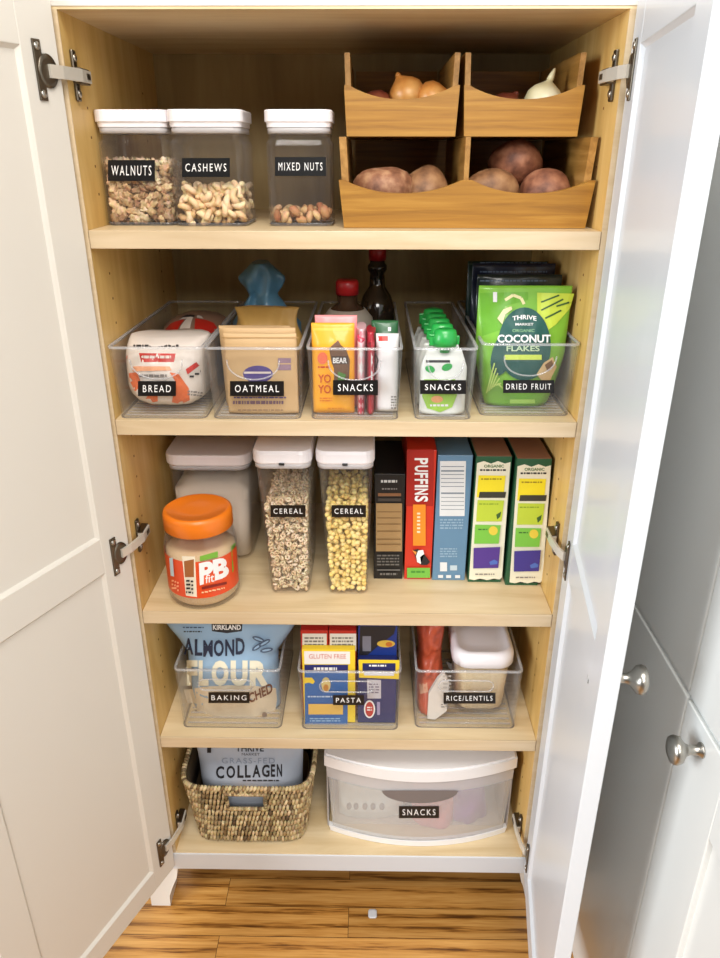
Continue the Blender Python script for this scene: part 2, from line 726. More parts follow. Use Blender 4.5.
def make_door(hinge, ang, mirror, mat, hz, knob):
    hinge = Vector(hinge)
    W, T, ST, Z0, Z9 = (.316 if mirror else .326), .020, .051, .117, 1.4285
    s = -1 if mirror else 1

    def X(v):
        return s * v
    mb = MB()
    # inner face at local y = 0, outer at -T; frame of stiles and rails
    rails = [(Z0, .160), (.749, .802), (1.378, Z9)]
    def bx(a, b, y0, y1, z0, z1, bev=.0012):
        q = sorted((X(a), X(b)))
        mb.box(q[0], q[1], y0, y1, z0, z1, mat, bev)
    bx(0, ST, -T, 0, Z0, Z9)
    bx(W - ST, W, -T, 0, Z0, Z9)
    for a, b in rails:
        bx(ST - .001, W - ST + .001, -T, -.0002, a, b)
    for a, b in ((.160, .749), (.802, 1.378)):
        bx(ST - .006, W - ST + .006, -T + .006, -.0049, a - .006, b + .006, 0)
        # small sloped bead round each panel
        for (p, q, r, t) in ((ST, a, ST, b), (W - ST, a, W - ST, b)):
            d = .004 if p == ST else -.004
            pts = [(X(p), 0 - .001), (X(p + d), -.0050), (X(p), -.0050)]
            mb.loft([[(x, y, a) for x, y in pts], [(x, y, b) for x, y in pts]], mat, smooth=False)
        for z, d in ((a, .004), (b, -.004)):
            pts = [(-.001, z), (-.0050, z + d), (-.0050, z)]
            mb.loft([[(X(ST), y, zz) for y, zz in pts], [(X(W - ST), y, zz) for y, zz in pts]], mat, smooth=False)
    door = mb.build('door', cab, local=True)
    door.location = hinge
    door.rotation_euler = (0, 0, R(ang))
    # knob outside, near the free edge
    kb = MB()
    prof = [(.0085, 0), (.0085, -.002), (.006, -.004), (.0052, -.012), (.008, -.017), (.0145, -.022), (.016, -.027), (.0145, -.031), (.009, -.0335), (.001, -.034)]
    n = 28
    cx, cz = X(W - .028), knob
    kb.loft([[(cx + r * math.cos(2 * PI * i / n), -T + y, cz + r * math.sin(2 * PI * i / n)) for i in range(n)] for r, y in prof], M_NICK)
    k = kb.build('knob', door, local=True)
    # hinges: cup flange on the door, arm across, plate on the side panel
    inv = (Matrix.Translation(hinge) @ Matrix.Rotation(R(ang), 4, 'Z')).inverted()
    for z in hz:
        hb = MB()
        c = .024
        def hx(a, b, y0, y1, z0, z1, m, bev=.0008):
            q = sorted((X(a), X(b)))
            hb.box(q[0], q[1], y0, y1, z0, z1, m, bev)
        hx(.025, .036, 0, .0022, z - .029, z + .029, M_NICKD, .0009)
        for i in (-1, 1):
            hb.blob((X(.0305), .0024, z + i * .0225), (.0042, .0018, .0042), M_NICK)
        # cup: dark ring bulging from the flange towards the hinge edge
        n = 24
        for r0, r1, y, m in ((.0165, .0115, .0024, M_NICKD), (.0115, .0, .0012, M_DARK)):
            ring = [[(X(.0195 + (r * math.cos(2 * PI * i / n)) * .8), yy, z + r * math.sin(2 * PI * i / n)) for i in range(n)]
                    for r, yy in ((r0, 0), (r0, y), (max(r1, .0005), y))]
            hb.loft(ring, m, False, True)
        dw = Matrix.Translation(hinge) @ Matrix.Rotation(R(ang), 4, 'Z')
        p0 = dw @ Vector((X(.0195), .004, z))
        wx = -s * HW * 1.0            # wall plane of the side panel
        sg = s
        # world-space pieces, brought into the door's own frame
        def wbox(x0, x1, y0, y1, z0, z1, m, bev=.0008):
            t = MB()
            q = sorted((x0, x1))
            t.box(q[0], q[1], y0, y1, z0, z1, m, bev)
            for v in t.bm.verts:
                v.co = inv @ v.co
            hb.merge(t.bm, m, False)
        # arm strip from the cup to the plate
        p1 = Vector((wx + sg * .011, .019, z))
        d = (p1 - p0)
        up = Vector((0, 0, 1))
        nrm = d.cross(up).normalized()
        secs = []
        for q in (p0, p0 + d * .35 + nrm * .002 * sg, p1):
            secs.append([inv @ (q + up * a + nrm * b) for a, b in ((-.0065, -.0015), (.0065, -.0015), (.0065, .0015), (-.0065, .0015))])
        hb.loft(secs, M_STEEL, smooth=False)
        wbox(wx + sg * .003, wx + sg * .0125, .018, .047, z - .0065, z + .0065, M_STEEL)
        wbox(wx + sg * .0003, wx + sg * .010, .0185, .0485, z - .0082, z + .0082, M_NICKD)
        wbox(wx + sg * .012, wx + sg * .0132, .031, .042, z - .003, z + .003, M_NICKD, 0)
        wbox(wx + sg * .0003, wx + sg * .004, .019, .030, z - .026, z + .026, M_NICKD, .0015)
        for i in (-1, 1):
            t = MB()
            t.blob((wx + sg * .004, .0245, z + i * .018), (.0022, .0045, .0045), M_NICK)
            for v in t.bm.verts:
                v.co = inv @ v.co
            hb.merge(t.bm, M_NICK, True)
        hb.build('hinge', door, local=True)
    return door


ld = make_door((-.3085, -.010, 0), -114, False, M_WARM, (1.357, .765, .184), .78)
rd = make_door((.3105, -.010, 0), 82.0, True, M_DAYLIT, (1.357, .765, .184), .775)
mb = MB()
mb.box(-.246, -.238, -.0049, -.0040, .730, .742, P((120, 118, 116), .5), .001)
mb.box(-.245, -.240, -.0041, -.0037, .7315, .7405, M_DAYLIT)
mb.build('bumper', rd, local=True)
# ------------------------------------------------------------------ the cupboard at right angles
XR = .392
side = empty('side_cabinet', (XR + .02, -.6, 0), 'tall white cupboard standing at right angles behind the right door, with a nickel knob', 'cabinet')
mb = MB()
mb.box(XR + .0205, XR + .40, -1.3, .44, .0, 1.75, M_SIDE)
mb.box(XR + .001, XR + .0205, -.258, .44, 0, .716, M_SIDE, .002)
mb.box(XR + .001, XR + .0205, -.258, .44, .724, 1.75, M_SIDE, .002)
mb.build('body', side)


mb = MB()
mb.box(XR + .005, XR + .0205, -.76, -.255, .712, .728, M_SIDE)  # filler added in the gap, set shallow so the seam stays light
mb.box(XR + .004, XR + .0205, -.258, .44, .715, .725, M_SIDE)
mb.build('gap_filler', side)


def flat_door(y0, y1, z0, z1, st=.1):
    mb = MB()
    xa, xb = XR, XR + .02
    mb.box(xa, xb, y1 - st, y1, z0, z1, M_SIDE, .0015)
    mb.box(xa, xb, y0, y0 + st, z0, z1, M_SIDE, .0015)
    mb.box(xa + .0002, xb, y0 + st - .001, y1 - st + .001, z0, z0 + st, M_SIDE, .0015)
    mb.box(xa + .0002, xb, y0 + st - .001, y1 - st + .001, z1 - st, z1, M_SIDE, .0015)
    mb.box(xa + .007, xb, y0 + st - .004, y1 - st + .004, z0 + st - .004, z1 - st + .004, M_SIDE)
    return mb.build('door', side)


flat_door(-.74, -.262, .724, 1.74)
low = flat_door(-.74, -.262, .10, .716)
kb = MB()
prof = [(.0085, 0), (.0085, -.002), (.006, -.004), (.0052, -.014), (.008, -.019), (.0145, -.024), (.016, -.029), (.0145, -.033), (.009, -.0355), (.001, -.036)]
n = 28
kb.loft([[(XR + x, -.312 + r * math.cos(2 * PI * i / n), .690 + r * math.sin(2 * PI * i / n)) for i in range(n)] for r, x in prof], M_NICK)
kb.build('knob', low)


# ------------------------------------------------------------------ small builders
def tape(parent, x0, y0, x1, y1, s, Y, sk=0, name='label', pad=(5, 4), f=None, space=1.35):
    """black tape with raised white capitals on a container front"""
    mb = MB()
    ff = f or (lambda x, z: Y)
    fr = Front(mb, ff, 6 if f else None, .0003)
    fr.rect(M_BLACK, x0, y0, x1, y1, sk)
    w_ = x1 - x0
    fr.words(M_TXT, s, x0 + pad[0], y0 + pad[1] + sk * pad[0] / w_, x1 - pad[0], y1 - pad[1] + sk * pad[0] / w_,
             sk * (1 - 2 * pad[0] / w_), space=space, bold=0)
    return tag(mb.build(name, parent), 'black tape label with white capitals')


def slot_loop(x0, x1, z0, z1, y, r=.0009):
    n = 8
    rr = (z1 - z0) / 2
    pts = []
    for k in range(n + 1):
        a = R(90 + 180 * k / n)
        pts.append((x0 + rr + rr * math.cos(a), y, (z0 + z1) / 2 + rr * math.sin(a)))
    for k in range(n + 1):
        a = R(-90 + 180 * k / n)
        pts.append((x1 - rr + rr * math.cos(a), y, (z0 + z1) / 2 + rr * math.sin(a)))
    return pts


def clear_bin(x0, x1, y0, y1, z0, h, label, group, grip='arc', flare=.004, r=.009):
    root = empty('clear_bin', ((x0 + x1) / 2, (y0 + y1) / 2, z0), label, 'storage bin', group)
    cx, cy = (x0 + x1) / 2, (y0 + y1) / 2
    w_, d_ = x1 - x0, y1 - y0
    t = .0022
    mb = MB()
    mb.loft([rrect(cx, cy, w_ - 2 * flare, d_ - 2 * flare, r, z0 + .0004), rrect(cx, cy, w_, d_, r, z0 + h),
             rrect(cx, cy, w_ - 2 * t, d_ - 2 * t, r - t, z0 + h), rrect(cx, cy, w_ - 2 * flare - 2 * t, d_ - 2 * flare - 2 * t, r - t, z0 + t)],
            M_CLEAR, smooth=False)
    n = int((d_ - .02) / .012)
    for k in range(n):                      # ribbed floor
        y = y0 + .012 + k * .012
        mb.box(x0 + .010, x1 - .010, y - .0016, y + .0016, z0 + t, z0 + t + .0009, M_LIP)
    mb.build('body', root)
    mb = MB()                               # thick bright rim and heavy lower edge
    o = .0012
    z = z0 + h
    mb.loft([rrect(cx, cy, w_ + o, d_ + o, r, z - .003), rrect(cx, cy, w_ + o, d_ + o, r, z), rrect(cx, cy, w_ - 2 * t - o, d_ - 2 * t - o, r - t, z),
             rrect(cx, cy, w_ - 2 * t - o, d_ - 2 * t - o, r - t, z - .003), rrect(cx, cy, w_ + o, d_ + o, r, z - .003)], M_LIP, False, False)
    mb.build('rim', root)
    mb = MB()
    a_, b_ = w_ - 2 * flare, d_ - 2 * flare
    mb.loft([rrect(cx, cy, a_ - .004, b_ - .004, r, z0 + .0002), rrect(cx, cy, a_ + .0012, b_ + .0012, r, z0 + .0006), rrect(cx, cy, a_ + .0016, b_ + .0016, r, z0 + .0028)],
            M_FOOT, False, False, smooth=False)
    mb.build('foot', root)
    mb = MB()
    yf = y0 + flare * .3 - .0006
    if grip == 'arc':
        pts = []
        for k in range(17):
            a = PI * k / 16
            pts.append((cx - .034 * math.cos(a) * min(1, w_ / .12), yf, z0 + h * .83 - .020 * math.sin(a) ** .8 - .006 * math.sin(a)))
        mb.tube(pts, .0011, M_LIP)
    else:
        mb.tube(slot_loop(cx - .048, cx + .040, z0 + h * .66, z0 + h * .84, yf), .0012, M_LIP, closed=True)
    mb.build('grip', root)
    return root, yf


class Pouch:
    """a filled bag: front and back curved sheets meeting at the sides, flat at the top seal"""
    def __init__(self, x, y0, z, w_, h, d, wf=None, tf=None, lean=0, wr=.0015, freq=40, seed=0, xlean=0, ue=2.6):
        self.ue = ue
        self.__dict__.update(x=x, y0=y0, z=z, w=w_, h=h, d=d, lean=lean, wr=wr, freq=freq, seed=seed, xlean=xlean)
        self.wf = wf or (lambda v: 1)
        self.tf = tf or (lambda v: min(1, max(.02, (1 - v) * 1.6)) * (.7 + .3 * min(1, v * 4)))

    def surf(self, u, v, back=False):
        z = self.z + v * self.h
        hw = self.w / 2 * self.wf(v)
        x = self.x + self.xlean * v + u * hw
        th = self.d / 2 * self.tf(v) * max(0, 1 - abs(u) ** self.ue) ** .6 + .0004
        yc = self.y0 + self.d / 2 + self.lean * v
        k = self.wr * noise.noise(Vector((x * self.freq + self.seed * 7.1, z * self.freq, self.seed * 1.7))) * max(0, 1 - abs(u) ** 6)
        k += self.wr * .6 * noise.noise(Vector((x * self.freq * 2.7 + self.seed, z * self.freq * 1.4, self.seed * 3.1)))
        return Vector((x, yc + th + k, z)) if back else Vector((x, yc - th + k, z))

    def front(self, x, z):
        v = min(1, max(0, (z - self.z) / self.h))
        hw = self.w / 2 * self.wf(v)
        u = min(1, max(-1, (x - self.x - self.xlean * v) / hw))
        return self.surf(u, v).y

    def mesh(self, mb, mat, nu=26, nv=30, back=None):
        us = [-math.cos(PI * i / nu) for i in range(nu + 1)]
        secs = []
        for j in range(nv + 1):
            v = j / nv
            secs.append([self.surf(u, v) for u in us] + [self.surf(u, v, True) for u in us[::-1]])
        mb.loft(secs, mat)
        return Front(mb, self.front, 5, .00025)


def box_pack(name, x0, x1, y0, y1, z0, z1, mat, label, cat, group=None, top=None, bev=.0008):
    mb = MB()
    mb.box(x0, x1, y0, y1, z0 + .0003, z1, mat, bev)
    if top:
        mb.box(x0 + .001, x1 - .001, y0 + .001, y1 - .001, z1, z1 + .0006, top)
    fr = Front(mb, lambda x, z: y0)
    def done():
        o = mb.build(name, None, ((x0 + x1) / 2, (y0 + y1) / 2, z0))
        return tag(o, label, cat, group)
    return mb, fr, done


# ================================================================== TOP SHELF: nut jars
def scatter(x0, x1, y0, y1, z0, zt, step, rd, heap=.004, jit=.45):
    """places for pieces heaped in a box, those nearest the front and the top first"""
    pts = []
    nx, ny, nz = [max(1, int(round((b - a) / step))) for a, b in ((x0, x1), (y0, y1), (z0, zt))]
    for k in range(nz):
        for j in range(ny):
            for i in range(nx):
                p = Vector((x0 + (i + .5) * (x1 - x0) / nx, y0 + (j + .5) * (y1 - y0) / ny, z0 + (k + .5) * (zt - z0) / nz))
                p += Vector([rd.uniform(-jit, jit) * step * .5 for _ in range(3)])
                p.x = min(x1 - step * .42, max(x0 + step * .42, p.x))
                p.y = min(y1 - step * .42, max(y0 + step * .42, p.y))
                p.z = max(z0 + step * .40, p.z)
                if k == nz - 1:
                    p.z += rd.uniform(-1, 1) * heap
                depth = min(p.y - y0, (zt - p.z) * .8, (p.x - x0) * 1.5, (x1 - p.x) * 1.5)
                pts.append((depth, p))
    pts.sort(key=lambda t: t[0])
    return [p for _, p in pts]


def rand_rot(rd):
    return Euler((rd.uniform(0, 6.28), rd.uniform(0, 6.28), rd.uniform(0, 6.28)))


def fill(kind, protos, pts, n_single, label, cat, group, rd, core_name, core_label, smin=.88, smax=1.12, flat=False):
    """pieces in view are objects of their own; the core behind them is one heap"""
    core = bmesh.new()
    core_mats = []
    for i, p in enumerate(pts):
        pr = protos[i % len(protos)]
        rot = rand_rot(rd)
        s = rd.uniform(smin, smax)
        if i < n_single:
            o = bpy.data.objects.new(kind, pr)
            COL.objects.link(o)
            o.location = p
            o.rotation_euler = rot
            o.scale = (s, s, s)
            tag(o, label, cat, group)
        else:
            mt = Matrix.Translation(p) @ rot.to_matrix().to_4x4() @ Matrix.Scale(s, 4)
            base = len(core.verts)
            vs = [core.verts.new(mt @ v.co) for v in pr.vertices]
            for f in pr.polygons:
                nf = core.faces.new([vs[k] for k in f.vertices])
                nf.smooth = True
    if len(pts) > n_single:
        me = bpy.data.meshes.new(core_name)
        core.to_mesh(me)
        me.materials.append(protos[0].materials[0])
        o = bpy.data.objects.new(core_name, me)
        COL.objects.link(o)
        tag(o, core_label, cat, None, 'stuff')
    core.free()


def proto(fn, mat, name):
    mb = MB()
    fn(mb, mat)
    me = bpy.data.meshes.new(name)
    bmesh.ops.recalc_face_normals(mb.bm, faces=mb.bm.faces[:])
    mb.bm.to_mesh(me)
    mb.bm.free()
    me.materials.append(mat)
    return me


M_WAL = island_mat('walnut_meat', [(104, 66, 36), (190, 150, 102), (226, 198, 150), (146, 102, 60), (240, 222, 184), (200, 162, 112)])
M_CASH = island_mat('cashew_meat', [(226, 188, 128), (238, 208, 154), (244, 222, 176)], bump=.1)
M_MIX = island_mat('mixed_nut_meat', [(150, 88, 46), (206, 156, 96), (232, 200, 146), (176, 112, 60)], bump=.15)
M_OAT = island_mat('oat_ring', [(222, 194, 150), (234, 212, 174), (242, 226, 194)], bump=.4, scale=300)
M_CORN = island_mat('corn_puff', [(240, 206, 104), (246, 220, 130), (250, 230, 154)], bump=.4, scale=300)


def walnut(seed):
    return lambda mb, m: mb.blob((0, 0, 0), (.0078, .0056, .0044), m, amp=.75, freq=2.3, sub=3, seed=seed)


def cashew(mb, m):
    pts = [(.0068 * math.cos(a), .0068 * math.sin(a), 0) for a in [R(-15 + 195 * k / 9) for k in range(10)]]
    mb.tube(pts, [.0015, .0030, .0036, .0038, .0039, .0040, .0042, .0044, .0038, .002], m, 8)


def mixednut(seed):
    return lambda mb, m: mb.blob((0, 0, 0), (.0082, .0052, .0042), m, amp=.3, freq=1.3, sub=2, seed=seed)


WALP = [proto(walnut(s), M_WAL, 'walnut_piece') for s in range(1, 6)]
CASP = [proto(cashew, M_CASH, 'cashew_nut')]
MIXP = [proto(mixednut(s), M_MIX, 'mixed_nut') for s in (2, 5, 8)] + [proto(cashew, M_MIX, 'mixed_nut')]


def nut_jar(x0, x1, yf, word, labelpx, label):
    """square pop-top jar: clear body, step, gasket and thick white lid"""
    w_ = x1 - x0
    cx, cy = (x0 + x1) / 2, yf + w_ / 2
    wt = w_ * 1.004
    root = empty('nut_jar', (cx, cy, Z1), label, 'jar', 'clear nut jars with white lids')
    mb = MB()
    t = .0026
    r = .012
    zb, zs, zt = Z1 + .0004, 1.288, 1.303
    mb.loft([rrect(cx, cy, w_ - .006, w_ - .006, r, zb), rrect(cx, cy, w_, w_, r, zb + .004), rrect(cx, cy, wt, wt, r, zs),
             rrect(cx, cy, wt * .93, wt * .93, r, zs + .004), rrect(cx, cy, wt * .93, wt * .93, r, zt),
             rrect(cx, cy, wt * .93 - 2 * t, wt * .93 - 2 * t, r - t, zt), rrect(cx, cy, wt * .93 - 2 * t, wt * .93 - 2 * t, r - t, zs + .004),
             rrect(cx, cy, wt - 2 * t, wt - 2 * t, r - t, zs - .002), rrect(cx, cy, w_ - 2 * t, w_ - 2 * t, r - t, zb + .006)], M_JAR, smooth=False)
    mb.build('body', root)
    mb = MB()
    mb.loft([rrect(cx, cy, w_ - .004, w_ - .004, r, zb - .0003), rrect(cx, cy, w_ + .0014, w_ + .0014, r, zb + .0025), rrect(cx, cy, w_ - .002, w_ - .002, r, zb + .004)],
            clear('clear_jar_foot', (.55, .55, .55), .1, .05), False, False)
    mb.build('foot', root)
    mb = MB()
    mb.loft([rrect(cx, cy, wt * .95, wt * .95, r, zt - .004), rrect(cx, cy, wt * .95, wt * .95, r, zt + .003)], M_GASK)
    mb.build('gasket', root)
    mb = MB()
    wl = wt * 1.026
    mb.loft([rrect(cx, cy, wt * .97, wt * .97, r, zt + .003), rrect(cx, cy, wt * .98, wt * .98, r, zt + .008), rrect(cx, cy, wl, wl, r + .002, zt + .009),
             rrect(cx, cy, wl, wl, r + .002, zt + .0205), rrect(cx, cy, wl - .002, wl - .002, r + .001, zt + .022), rrect(cx, cy, wl - .03, wl - .03, r * .5, zt + .022)], M_WHITE, smooth=False)
    mb.lathe(cx, cy, [(.021, zt + .0221), (.021, zt + .0226), (.019, zt + .0228)], M_WHITE)
    mb.build('lid', root)
    k = (wt - w_) / 2 / (zs - zb)
    f = lambda x, z: yf - (z - zb) * k
    tape(root, *labelpx, word, yf, f=f, pad=(3.5, 5.5), space=1.35)
    return cx, cy, w_


rd = random.Random(4)
jars = [(-.3050, -.2170, .063, 'WALNUTS', (108, 160, 155, 181), 'clear jar of broken walnuts with white lid, leftmost on the top shelf'),
        (-.2145, -.1245, .056, 'CASHEWS', (182, 158, 230, 177), 'clear jar one third full of whole cashews, with white lid'),
        (-.0970, -.0165, .059, 'MIXED NUTS', (275, 157, 326, 176), 'slimmer clear jar with a low layer of mixed nuts, beside the bamboo bins')]
dims = []
for j in jars:
    dims.append(nut_jar(*j))


def nut_fill(i, zt, step, *a, **k):
    cx, cy, w_ = dims[i]
    h = w_ / 2 - .0058
    pts = scatter(cx - h, cx + h, cy - h, cy + h, Z1 + .005, zt, step, rd)
    fill(a[0], a[1], pts, *a[2:], rd, **k)


nut_fill(0, 1.266, .0092, 'walnut_piece', WALP, 290, 'tan brown broken walnut piece in the leftmost jar', 'nut', 'walnut pieces in the jar',
         core_name='walnut_heap', core_label='broken walnuts deeper inside the leftmost jar')
nut_fill(1, 1.236, .0100, 'cashew_nut', CASP, 220, 'pale curved cashew in the second jar', 'nut', 'cashews in the jar',
         core_name='cashew_heap', core_label='pale cashews deeper inside the second jar')
nut_fill(2, 1.212, .0105, 'mixed_nut', MIXP, 90, 'brown or tan mixed nut at the bottom of the slimmer jar', 'nut', 'mixed nuts in the jar',
         core_name='mixed_nut_heap', core_label='mixed nuts deeper inside the slimmer jar')


# ------------------------------------------------------------------ bamboo bins
def scoop_front(x0, x1, z0, zt, dip, cells, fl=.0):
    pts = [(x0 + fl, z0), (x1 - fl, z0), (x1, zt)]
    cw = (x1 - x0) / cells
    for c in range(cells - 1, -1, -1):
        a, b = x0 + c * cw, x0 + (c + 1) * cw
        n = 14
        for k in range(n + 1):
            t = 1 - k / n
            x = a + cw * (.04 + .92 * t)
            q = abs(2 * t - 1)
            pts.append((x, zt - dip * max(0, 1 - q ** 2.2) ** 1.0))
    pts.append((x0, zt))
    return pts


def bamboo_bin(x0, x1, y0, y1, z0, zf, zs, cells, label, fl=.006, T=.009):
    root = empty('bamboo_bin', ((x0 + x1) / 2, (y0 + y1) / 2, z0), label, 'storage bin', 'bamboo produce bins')
    mb = MB()
    mb.prism(scoop_front(x0 + T * .0, x1 - T * .0, z0 + .0005, zf, .0150, cells, fl), y0, y0 + T, M_BAM)
    mb.build('front_panel', root)
    for s in (0, 1):
        mb = MB()
        xa, xb = (x0 + .0005, x0 + T) if s == 0 else (x1 - T, x1 - .0005)
        q = fl if s == 0 else -fl
        yy = y0 + T + .0003
        sec = [[(xa + q, yy, z0 + .0005), (xb + q, yy, z0 + .0005), (xb + q, y1, z0 + .0005), (xa + q, y1, z0 + .0005)],
               [(xa, yy, zs), (xb, yy, zs), (xb, y1, zs), (xa, y1, zs)]]
        mb.loft(sec, M_BAMV, smooth=False)
        mb.build('side_panel', root)
    for c in range(1, cells):
        x = x0 + (x1 - x0) * c / cells
        mb = MB()
        mb.box(x - .003, x + .003, y0 + T + .0003, y1 - T - .0005, z0 + .007, zs, M_BAMV)
        mb.build('divider', root)
    mb = MB()
    mb.box(x0 + fl + T + .0005, x1 - fl - T - .0005, y1 - T, y1, z0 + .0005, zs, M_BAM)
    mb.build('back_panel', root)
    mb = MB()
    mb.box(x0 + fl + T + .0005, x1 - fl - T - .0005, y0 + T + .0003, y1 - T - .0003, z0 + .0005, z0 + .0065, M_BAM)
    mb.build('bottom_panel', root)
    return root


bamboo_bin(-.007, .3030, .037, .300, Z1, 1.2475, 1.2950, 2, 'long bamboo bin of two bays with potatoes, lowest on the top shelf')
ZU = 1.2955
bamboo_bin(-.001, .1375, .070, .300, ZU, 1.3515, 1.3860, 1, 'bamboo bin with brown onions, stacked on the left above potatoes', .003, .007)
bamboo_bin(.1425, .2860, .070, .300, ZU, 1.3515, 1.3860, 1, 'bamboo bin with one white onion, stacked on the right above sweet potatoes', .003, .007)


def veg_mat(name, c1, c2, c3, scale, rough=.6, bump=.25):
    m, nt, b = new_mat(name)
    N, L = nt.nodes, nt.links
    tc = N.new('ShaderNodeTexCoord')
    nz = N.new('ShaderNodeTexNoise')
    nz.inputs['Scale'].default_value = scale
    nz.inputs['Detail'].default_value = 6
    L.new(tc.outputs['Object'], nz.inputs['Vector'])
    rp = N.new('ShaderNodeValToRGB')
    rp.color_ramp.elements[0].position = .32
    rp.color_ramp.elements[0].color = rgb(c1)
    rp.color_ramp.elements[1].position = .7
    rp.color_ramp.elements[1].color = rgb(c3)
    e = rp.color_ramp.elements.new(.5)
    e.color = rgb(c2)
    L.new(nz.outputs['Fac'], rp.inputs[0])
    L.new(rp.outputs[0], b.inputs['Base Color'])
    b.inputs['Roughness'].default_value = rough
    bp = N.new('ShaderNodeBump')
    bp.inputs['Strength'].default_value = bump
    bp.inputs['Distance'].default_value = .002
    L.new(nz.outputs['Fac'], bp.inputs['Height'])
    L.new(bp.outputs[0], b.inputs['Normal'])
    return m


M_RED = veg_mat('red_potato_skin', (104, 64, 44), (146, 98, 70), (186, 142, 106), 70)
M_POT = veg_mat('brown_potato_skin', (98, 64, 40), (140, 98, 64), (170, 128, 88), 55)
M_SWT = veg_mat('sweet_potato_skin', (92, 52, 36), (134, 84, 60), (166, 114, 84), 60)
M_ONI = veg_mat('brown_onion_skin', (150, 88, 36), (196, 130, 62), (226, 172, 100), 22, .35, .1)
M_ONR = veg_mat('red_onion_skin', (80, 30, 24), (116, 54, 38), (140, 80, 54), 22, .4, .1)
M_ONW = veg_mat('white_onion_skin', (204, 190, 140), (228, 218, 176), (240, 234, 204), 18, .35, .1)


def potato(name, c, rad, mat, rot, label, seed, cat, group):
    mb = MB()
    mb.blob(c, rad, mat, Euler(rot).to_matrix(), .14, 1.1, 3, seed)
    return tag(mb.build(name, None, c), label, cat, group)


ZB = Z1 + .0075
for c, rad, mat, rot, lab, sd in (
        ((.048, .097, ZB + .0335), (.040, .034, .031), M_RED, (0, .05, .2), 'pinkish potato in the lower left bamboo bay, left of a browner one', 1),
        ((.104, .108, ZB + .0325), (.032, .030, .030), M_POT, (0, 0, -.3), 'browner potato in the lower left bamboo bay, beside the pinkish one', 2)):
    potato('potato', c, rad, mat, rot, lab, sd, 'potato', 'potatoes in the lower bamboo bin')
for c, rad, mat, rot, lab, sd in (
        ((.187, .096, ZB + .0325), (.036, .028, .029), M_POT, (0, 0, .1), 'dull brown sweet potato at left in the lower right bamboo bay', 4),
        ((.255, .096, ZB + .0320), (.034, .028, .028), M_SWT, (0, -.2, -.4), 'reddish sweet potato at right in the lower right bamboo bay', 5),
        ((.219, .122, ZB + .0650), (.034, .032, .028), M_SWT, (0, .1, .2), 'large reddish sweet potato lying on top of the two others', 6)):
    potato('sweet_potato', c, rad, mat, rot, lab, sd, 'sweet potato', 'sweet potatoes in the lower bamboo bin')


def onion(c, r, mat, label, tilt, stem_h=.022):
    root = empty('onion', c, label, 'onion', 'onions in the upper bamboo bins')
    M3 = Euler(tilt).to_matrix()
    mb = MB()
    n = 24
    prof = [(-1, .02), (-.97, .22), (-.85, .55), (-.55, .86), (-.1, 1.0), (.35, .92), (.66, .68), (.86, .40), (1.0, .2), (1.12, .12)]
    mb.loft([[Vector(c) + M3 @ Vector((r * q * math.cos(2 * PI * i / n), r * q * math.sin(2 * PI * i / n), r * z * .93)) for i in range(n)] for z, q in prof], mat)
    mb.build('bulb', root)
    mb = MB()
    mb.loft([[Vector(c) + M3 @ Vector((q * (1 + .3 * math.sin(3 * i)) * math.cos(2 * PI * i / 10) + z * .15, q * math.sin(2 * PI * i / 10), r * 1.0 + z)) for i in range(10)]
             for z, q in ((0, r * .16), (stem_h * .5, r * .12), (stem_h, r * .05))], mat)
    mb.build('stem', root)
    return root


ZO = ZU + .0068
onion((.076, .112, ZO + .0415), .0235, M_ONI, 'golden brown onion tilted towards the left, tallest in the upper left bin', (0, -.5, 0), .004)
onion((.108, .104, ZO + .0360), .0215, M_ONI, 'smaller tan onion to the right of the tallest golden onion', (.2, 1.2, 0), .004)
onion((.037, .106, ZO + .0260), .0225, M_ONR, 'dark reddish onion low at the left of the upper left bin', (0, -.9, 0), .003)
onion((.247, .112, ZO + .0340), .0245, M_ONW, 'white onion with pointed pale stem in the upper right bin', (0, .25, .3), .014)
onion((.200, .112, ZO + .0250), .0215, M_ONR, 'dark red onion low beside the white onion', (0, .6, 0), .003)


# ================================================================== SECOND SHELF: five clear bins
GRP2 = 'clear acrylic bins on the second shelf'
b_bread, y_bread = clear_bin(-.3055, -.1825, .003, .330, Z2, .098, 'clear acrylic bin labelled BREAD, at the left end of the second shelf', GRP2)
tape(b_bread, 138, 381, 176, 396, 'BREAD', y_bread)
b_oat, y_oat = clear_bin(-.1805, -.0565, .003, .330, Z2, .098, 'clear acrylic bin labelled OATMEAL holding tan packets', GRP2)
tape(b_oat, 230, 381, 284, 396, 'OATMEAL', y_oat)
b_sn, y_sn = clear_bin(-.0490, .0740, .003, .330, Z2, .098, 'wider clear acrylic bin labelled SNACKS, with an orange packet in front', GRP2)
tape(b_sn, 333, 380, 378, 395, 'SNACKS', y_sn)
b_sn2, y_sn2 = clear_bin(.0895, .1710, .005, .330, Z2, .098, 'narrow clear acrylic bin labelled SNACKS full of squeeze pouches', GRP2)
tape(b_sn2, 420, 380, 466, 394, 'SNACKS', y_sn2)
b_df, y_df = clear_bin(.1785, .3055, .022, .330, Z2, .100, 'clear acrylic bin labelled DRIED FRUIT, at the right end of the second shelf', GRP2)
tape(b_df, 503, 380, 554, 393, 'DRIED FRUIT', y_df, pad=(3, 3.6))
ZF = Z2 + .0036

W1, W2 = P((230, 220, 212), .4, coat=.2), P((226, 224, 226), .35, coat=.2)
ORG, REDC = P((228, 112, 62), .45), P((196, 44, 34), .4)
GREYP = P((128, 122, 120), .5)
INK = P((34, 32, 36), .5)

_se = lambda v: (1 - abs(2 * v - 1) ** 3.4) ** .5 if 0 < v < 1 else 0.02
